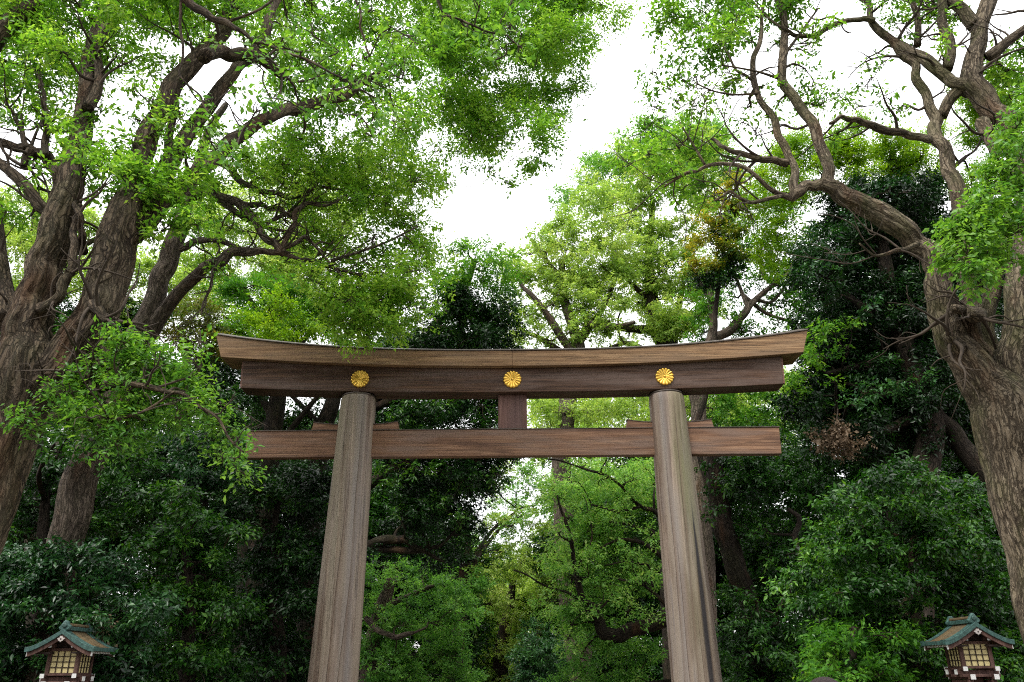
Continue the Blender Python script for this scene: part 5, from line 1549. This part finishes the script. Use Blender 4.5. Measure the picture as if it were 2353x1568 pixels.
# --- the wood goes on behind the viewpoint, unseen; added to block low sky light
def unseen_rear_wood():
    r = np.random.default_rng(91)
    root = thing('woodland', (0, -24, 0), 'unseen wood behind the viewpoint, added to block low sky light', 'woodland')
    root['kind'] = 'stuff'
    bs = []
    for k in range(150):
        a = r.uniform(R(165), R(375))
        d = r.uniform(20, 34)
        p = np.array([d * math.cos(a), d * math.sin(a), r.uniform(1, 16)])
        if p[1] > 4 and abs(p[0]) < 17:
            continue
        bs.append(Blob(p, r.uniform(1.8, 3.0)))
    tg = Tubes()
    grow_crown(root, bs, 'oak', .55, .8, [((0, -28, 2), .3)], r, tg, K=10, twig=1.0, name='foliage')
    tg.build('branches', M['bark_d'], root, np.array(root.location))


unseen_rear_wood()

# --- the far wood: one uncountable mass, with trunks standing in it
wr = np.random.default_rng(77)
def woodland(polys, label, seed):
    root = thing('woodland', (0, 60, 0), label, 'woodland')
    root['kind'] = 'stuff'
    tg = Tubes()
    for poly, step, Y0, Y1, kind, L, lai, tb in polys:
        grow_crown(root, fill(poly, step, Y0, Y1, 1.0, tb=tb, rng=wr, layers=2), kind, L, lai, [(P(sum(p[0] for p in poly) / len(poly), 1560, Y1), .3)], wr, tg, K=10, twig=.5, name='foliage')
    tg.build('branches', M['bark_d'], root, np.array(root.location))


woodland([
    ([(-250, 1000), (780, 1000), (1000, 1100), (1130, 1400), (1130, 1700), (-250, 1700)], 84, 44, 56, 'oak', .24, 2.2, -.1),
    ([(1290, 1150), (1500, 1000), (2600, 1000), (2600, 1700), (1250, 1700)], 72, 44, 56, 'oak', .24, 2.2, -.1),
    ([(1000, 1330), (1100, 1360), (1260, 1300), (1340, 1360), (1340, 1700), (1000, 1700)], 60, 66, 84, 'pale', .30, 2.0, -.1),
    ([(1290, 1080), (1560, 1040), (1560, 1400), (1250, 1400), (1250, 1250)], 60, 60, 70, 'pale', .28, 1.6, -.15),
    ([(840, 1150), (1060, 1180), (1090, 1360), (840, 1360)], 60, 56, 66, 'soft', .26, 1.6, .0),
    ([(1190, 860), (1500, 860), (1850, 860), (1850, 1040), (1190, 1040)], 60, 56, 66, 'pale', .26, 1.0, -.1),
    ([(-250, 780), (500, 850), (560, 1000), (-250, 1000)], 84, 40, 50, 'oak', .24, 1.3, 0),
    ([(1830, 600), (2600, 500), (2600, 1000), (1830, 1000)], 84, 36, 44, 'oak', .22, 1.4, -.1),
], 'dark green wood closing the view behind the gate', 1)
#==LIGHT==
# ------------------------------------------------------------------ sky and light
SUN_EL, SUN_AZ = 56.0, -135.0      # azimuth measured from the avenue (+Y) towards +X; negative = left
world = bpy.data.worlds.new('World')
scene.world = world
world.use_nodes = True
wt = world.node_tree
wt.nodes.clear()
wo = wt.nodes.new('ShaderNodeOutputWorld')
bg = wt.nodes.new('ShaderNodeBackground')
sky = wt.nodes.new('ShaderNodeTexSky')
sky.sky_type = 'NISHITA'
sky.sun_disc = False
sky.sun_elevation = R(SUN_EL)
sky.sun_rotation = R(SUN_AZ)
sky.air_density, sky.dust_density = 1.0, 3.0
# thin bright overcast: the sky texture seen through white cloud, brightest overhead
tc = wt.nodes.new('ShaderNodeTexCoord')
sx = wt.nodes.new('ShaderNodeSeparateXYZ')
wt.links.new(tc.outputs['Generated'], sx.inputs[0])
mr = wt.nodes.new('ShaderNodeMapRange')
wt.links.new(sx.outputs[2], mr.inputs[0])
mr.inputs[1].default_value, mr.inputs[2].default_value = 0.0, 1.0
mr.inputs[3].default_value, mr.inputs[4].default_value = 6.0, 14.0
cl = wt.nodes.new('ShaderNodeMix')
cl.data_type = 'RGBA'
cl.blend_type = 'MULTIPLY'
cl.inputs[0].default_value = 1
wt.links.new(mr.outputs[0], cl.inputs[6])
cl.inputs[7].default_value = (1.0, 1.0, 1.0, 1)
mxw = wt.nodes.new('ShaderNodeMix')
mxw.data_type = 'RGBA'
mxw.inputs[0].default_value = .9
wt.links.new(sky.outputs[0], mxw.inputs[6])
wt.links.new(cl.outputs[2], mxw.inputs[7])
wt.links.new(mxw.outputs[2], bg.inputs[0])
bg.inputs[1].default_value = .12
wt.links.new(bg.outputs[0], wo.inputs[0])

sl = bpy.data.lights.new('sun', 'SUN')
sl.energy = 2.2
sl.angle = R(24)
sl.color = (1.0, .96, .90)
so = bpy.data.objects.new('sun', sl)
el, az = R(SUN_EL), R(SUN_AZ)
dv = Vector((math.sin(az) * math.cos(el), math.cos(az) * math.cos(el), math.sin(el)))
so.rotation_euler = dv.to_track_quat('Z', 'Y').to_euler()
so.location = dv * 60
link(so)

vs = scene.view_settings
vs.view_transform = 'Standard'
vs.look = 'None'
vs.exposure = 1.1
vs.gamma = 1
cy = scene.cycles
cy.max_bounces, cy.diffuse_bounces, cy.glossy_bounces, cy.transmission_bounces = 6, 4, 2, 4
cy.use_denoising = False
cy.denoiser = 'OPENIMAGEDENOISE'
cy.caustics_reflective = cy.caustics_refractive = False
cy.sample_clamp_indirect = 6
cy.filter_width = 1.1
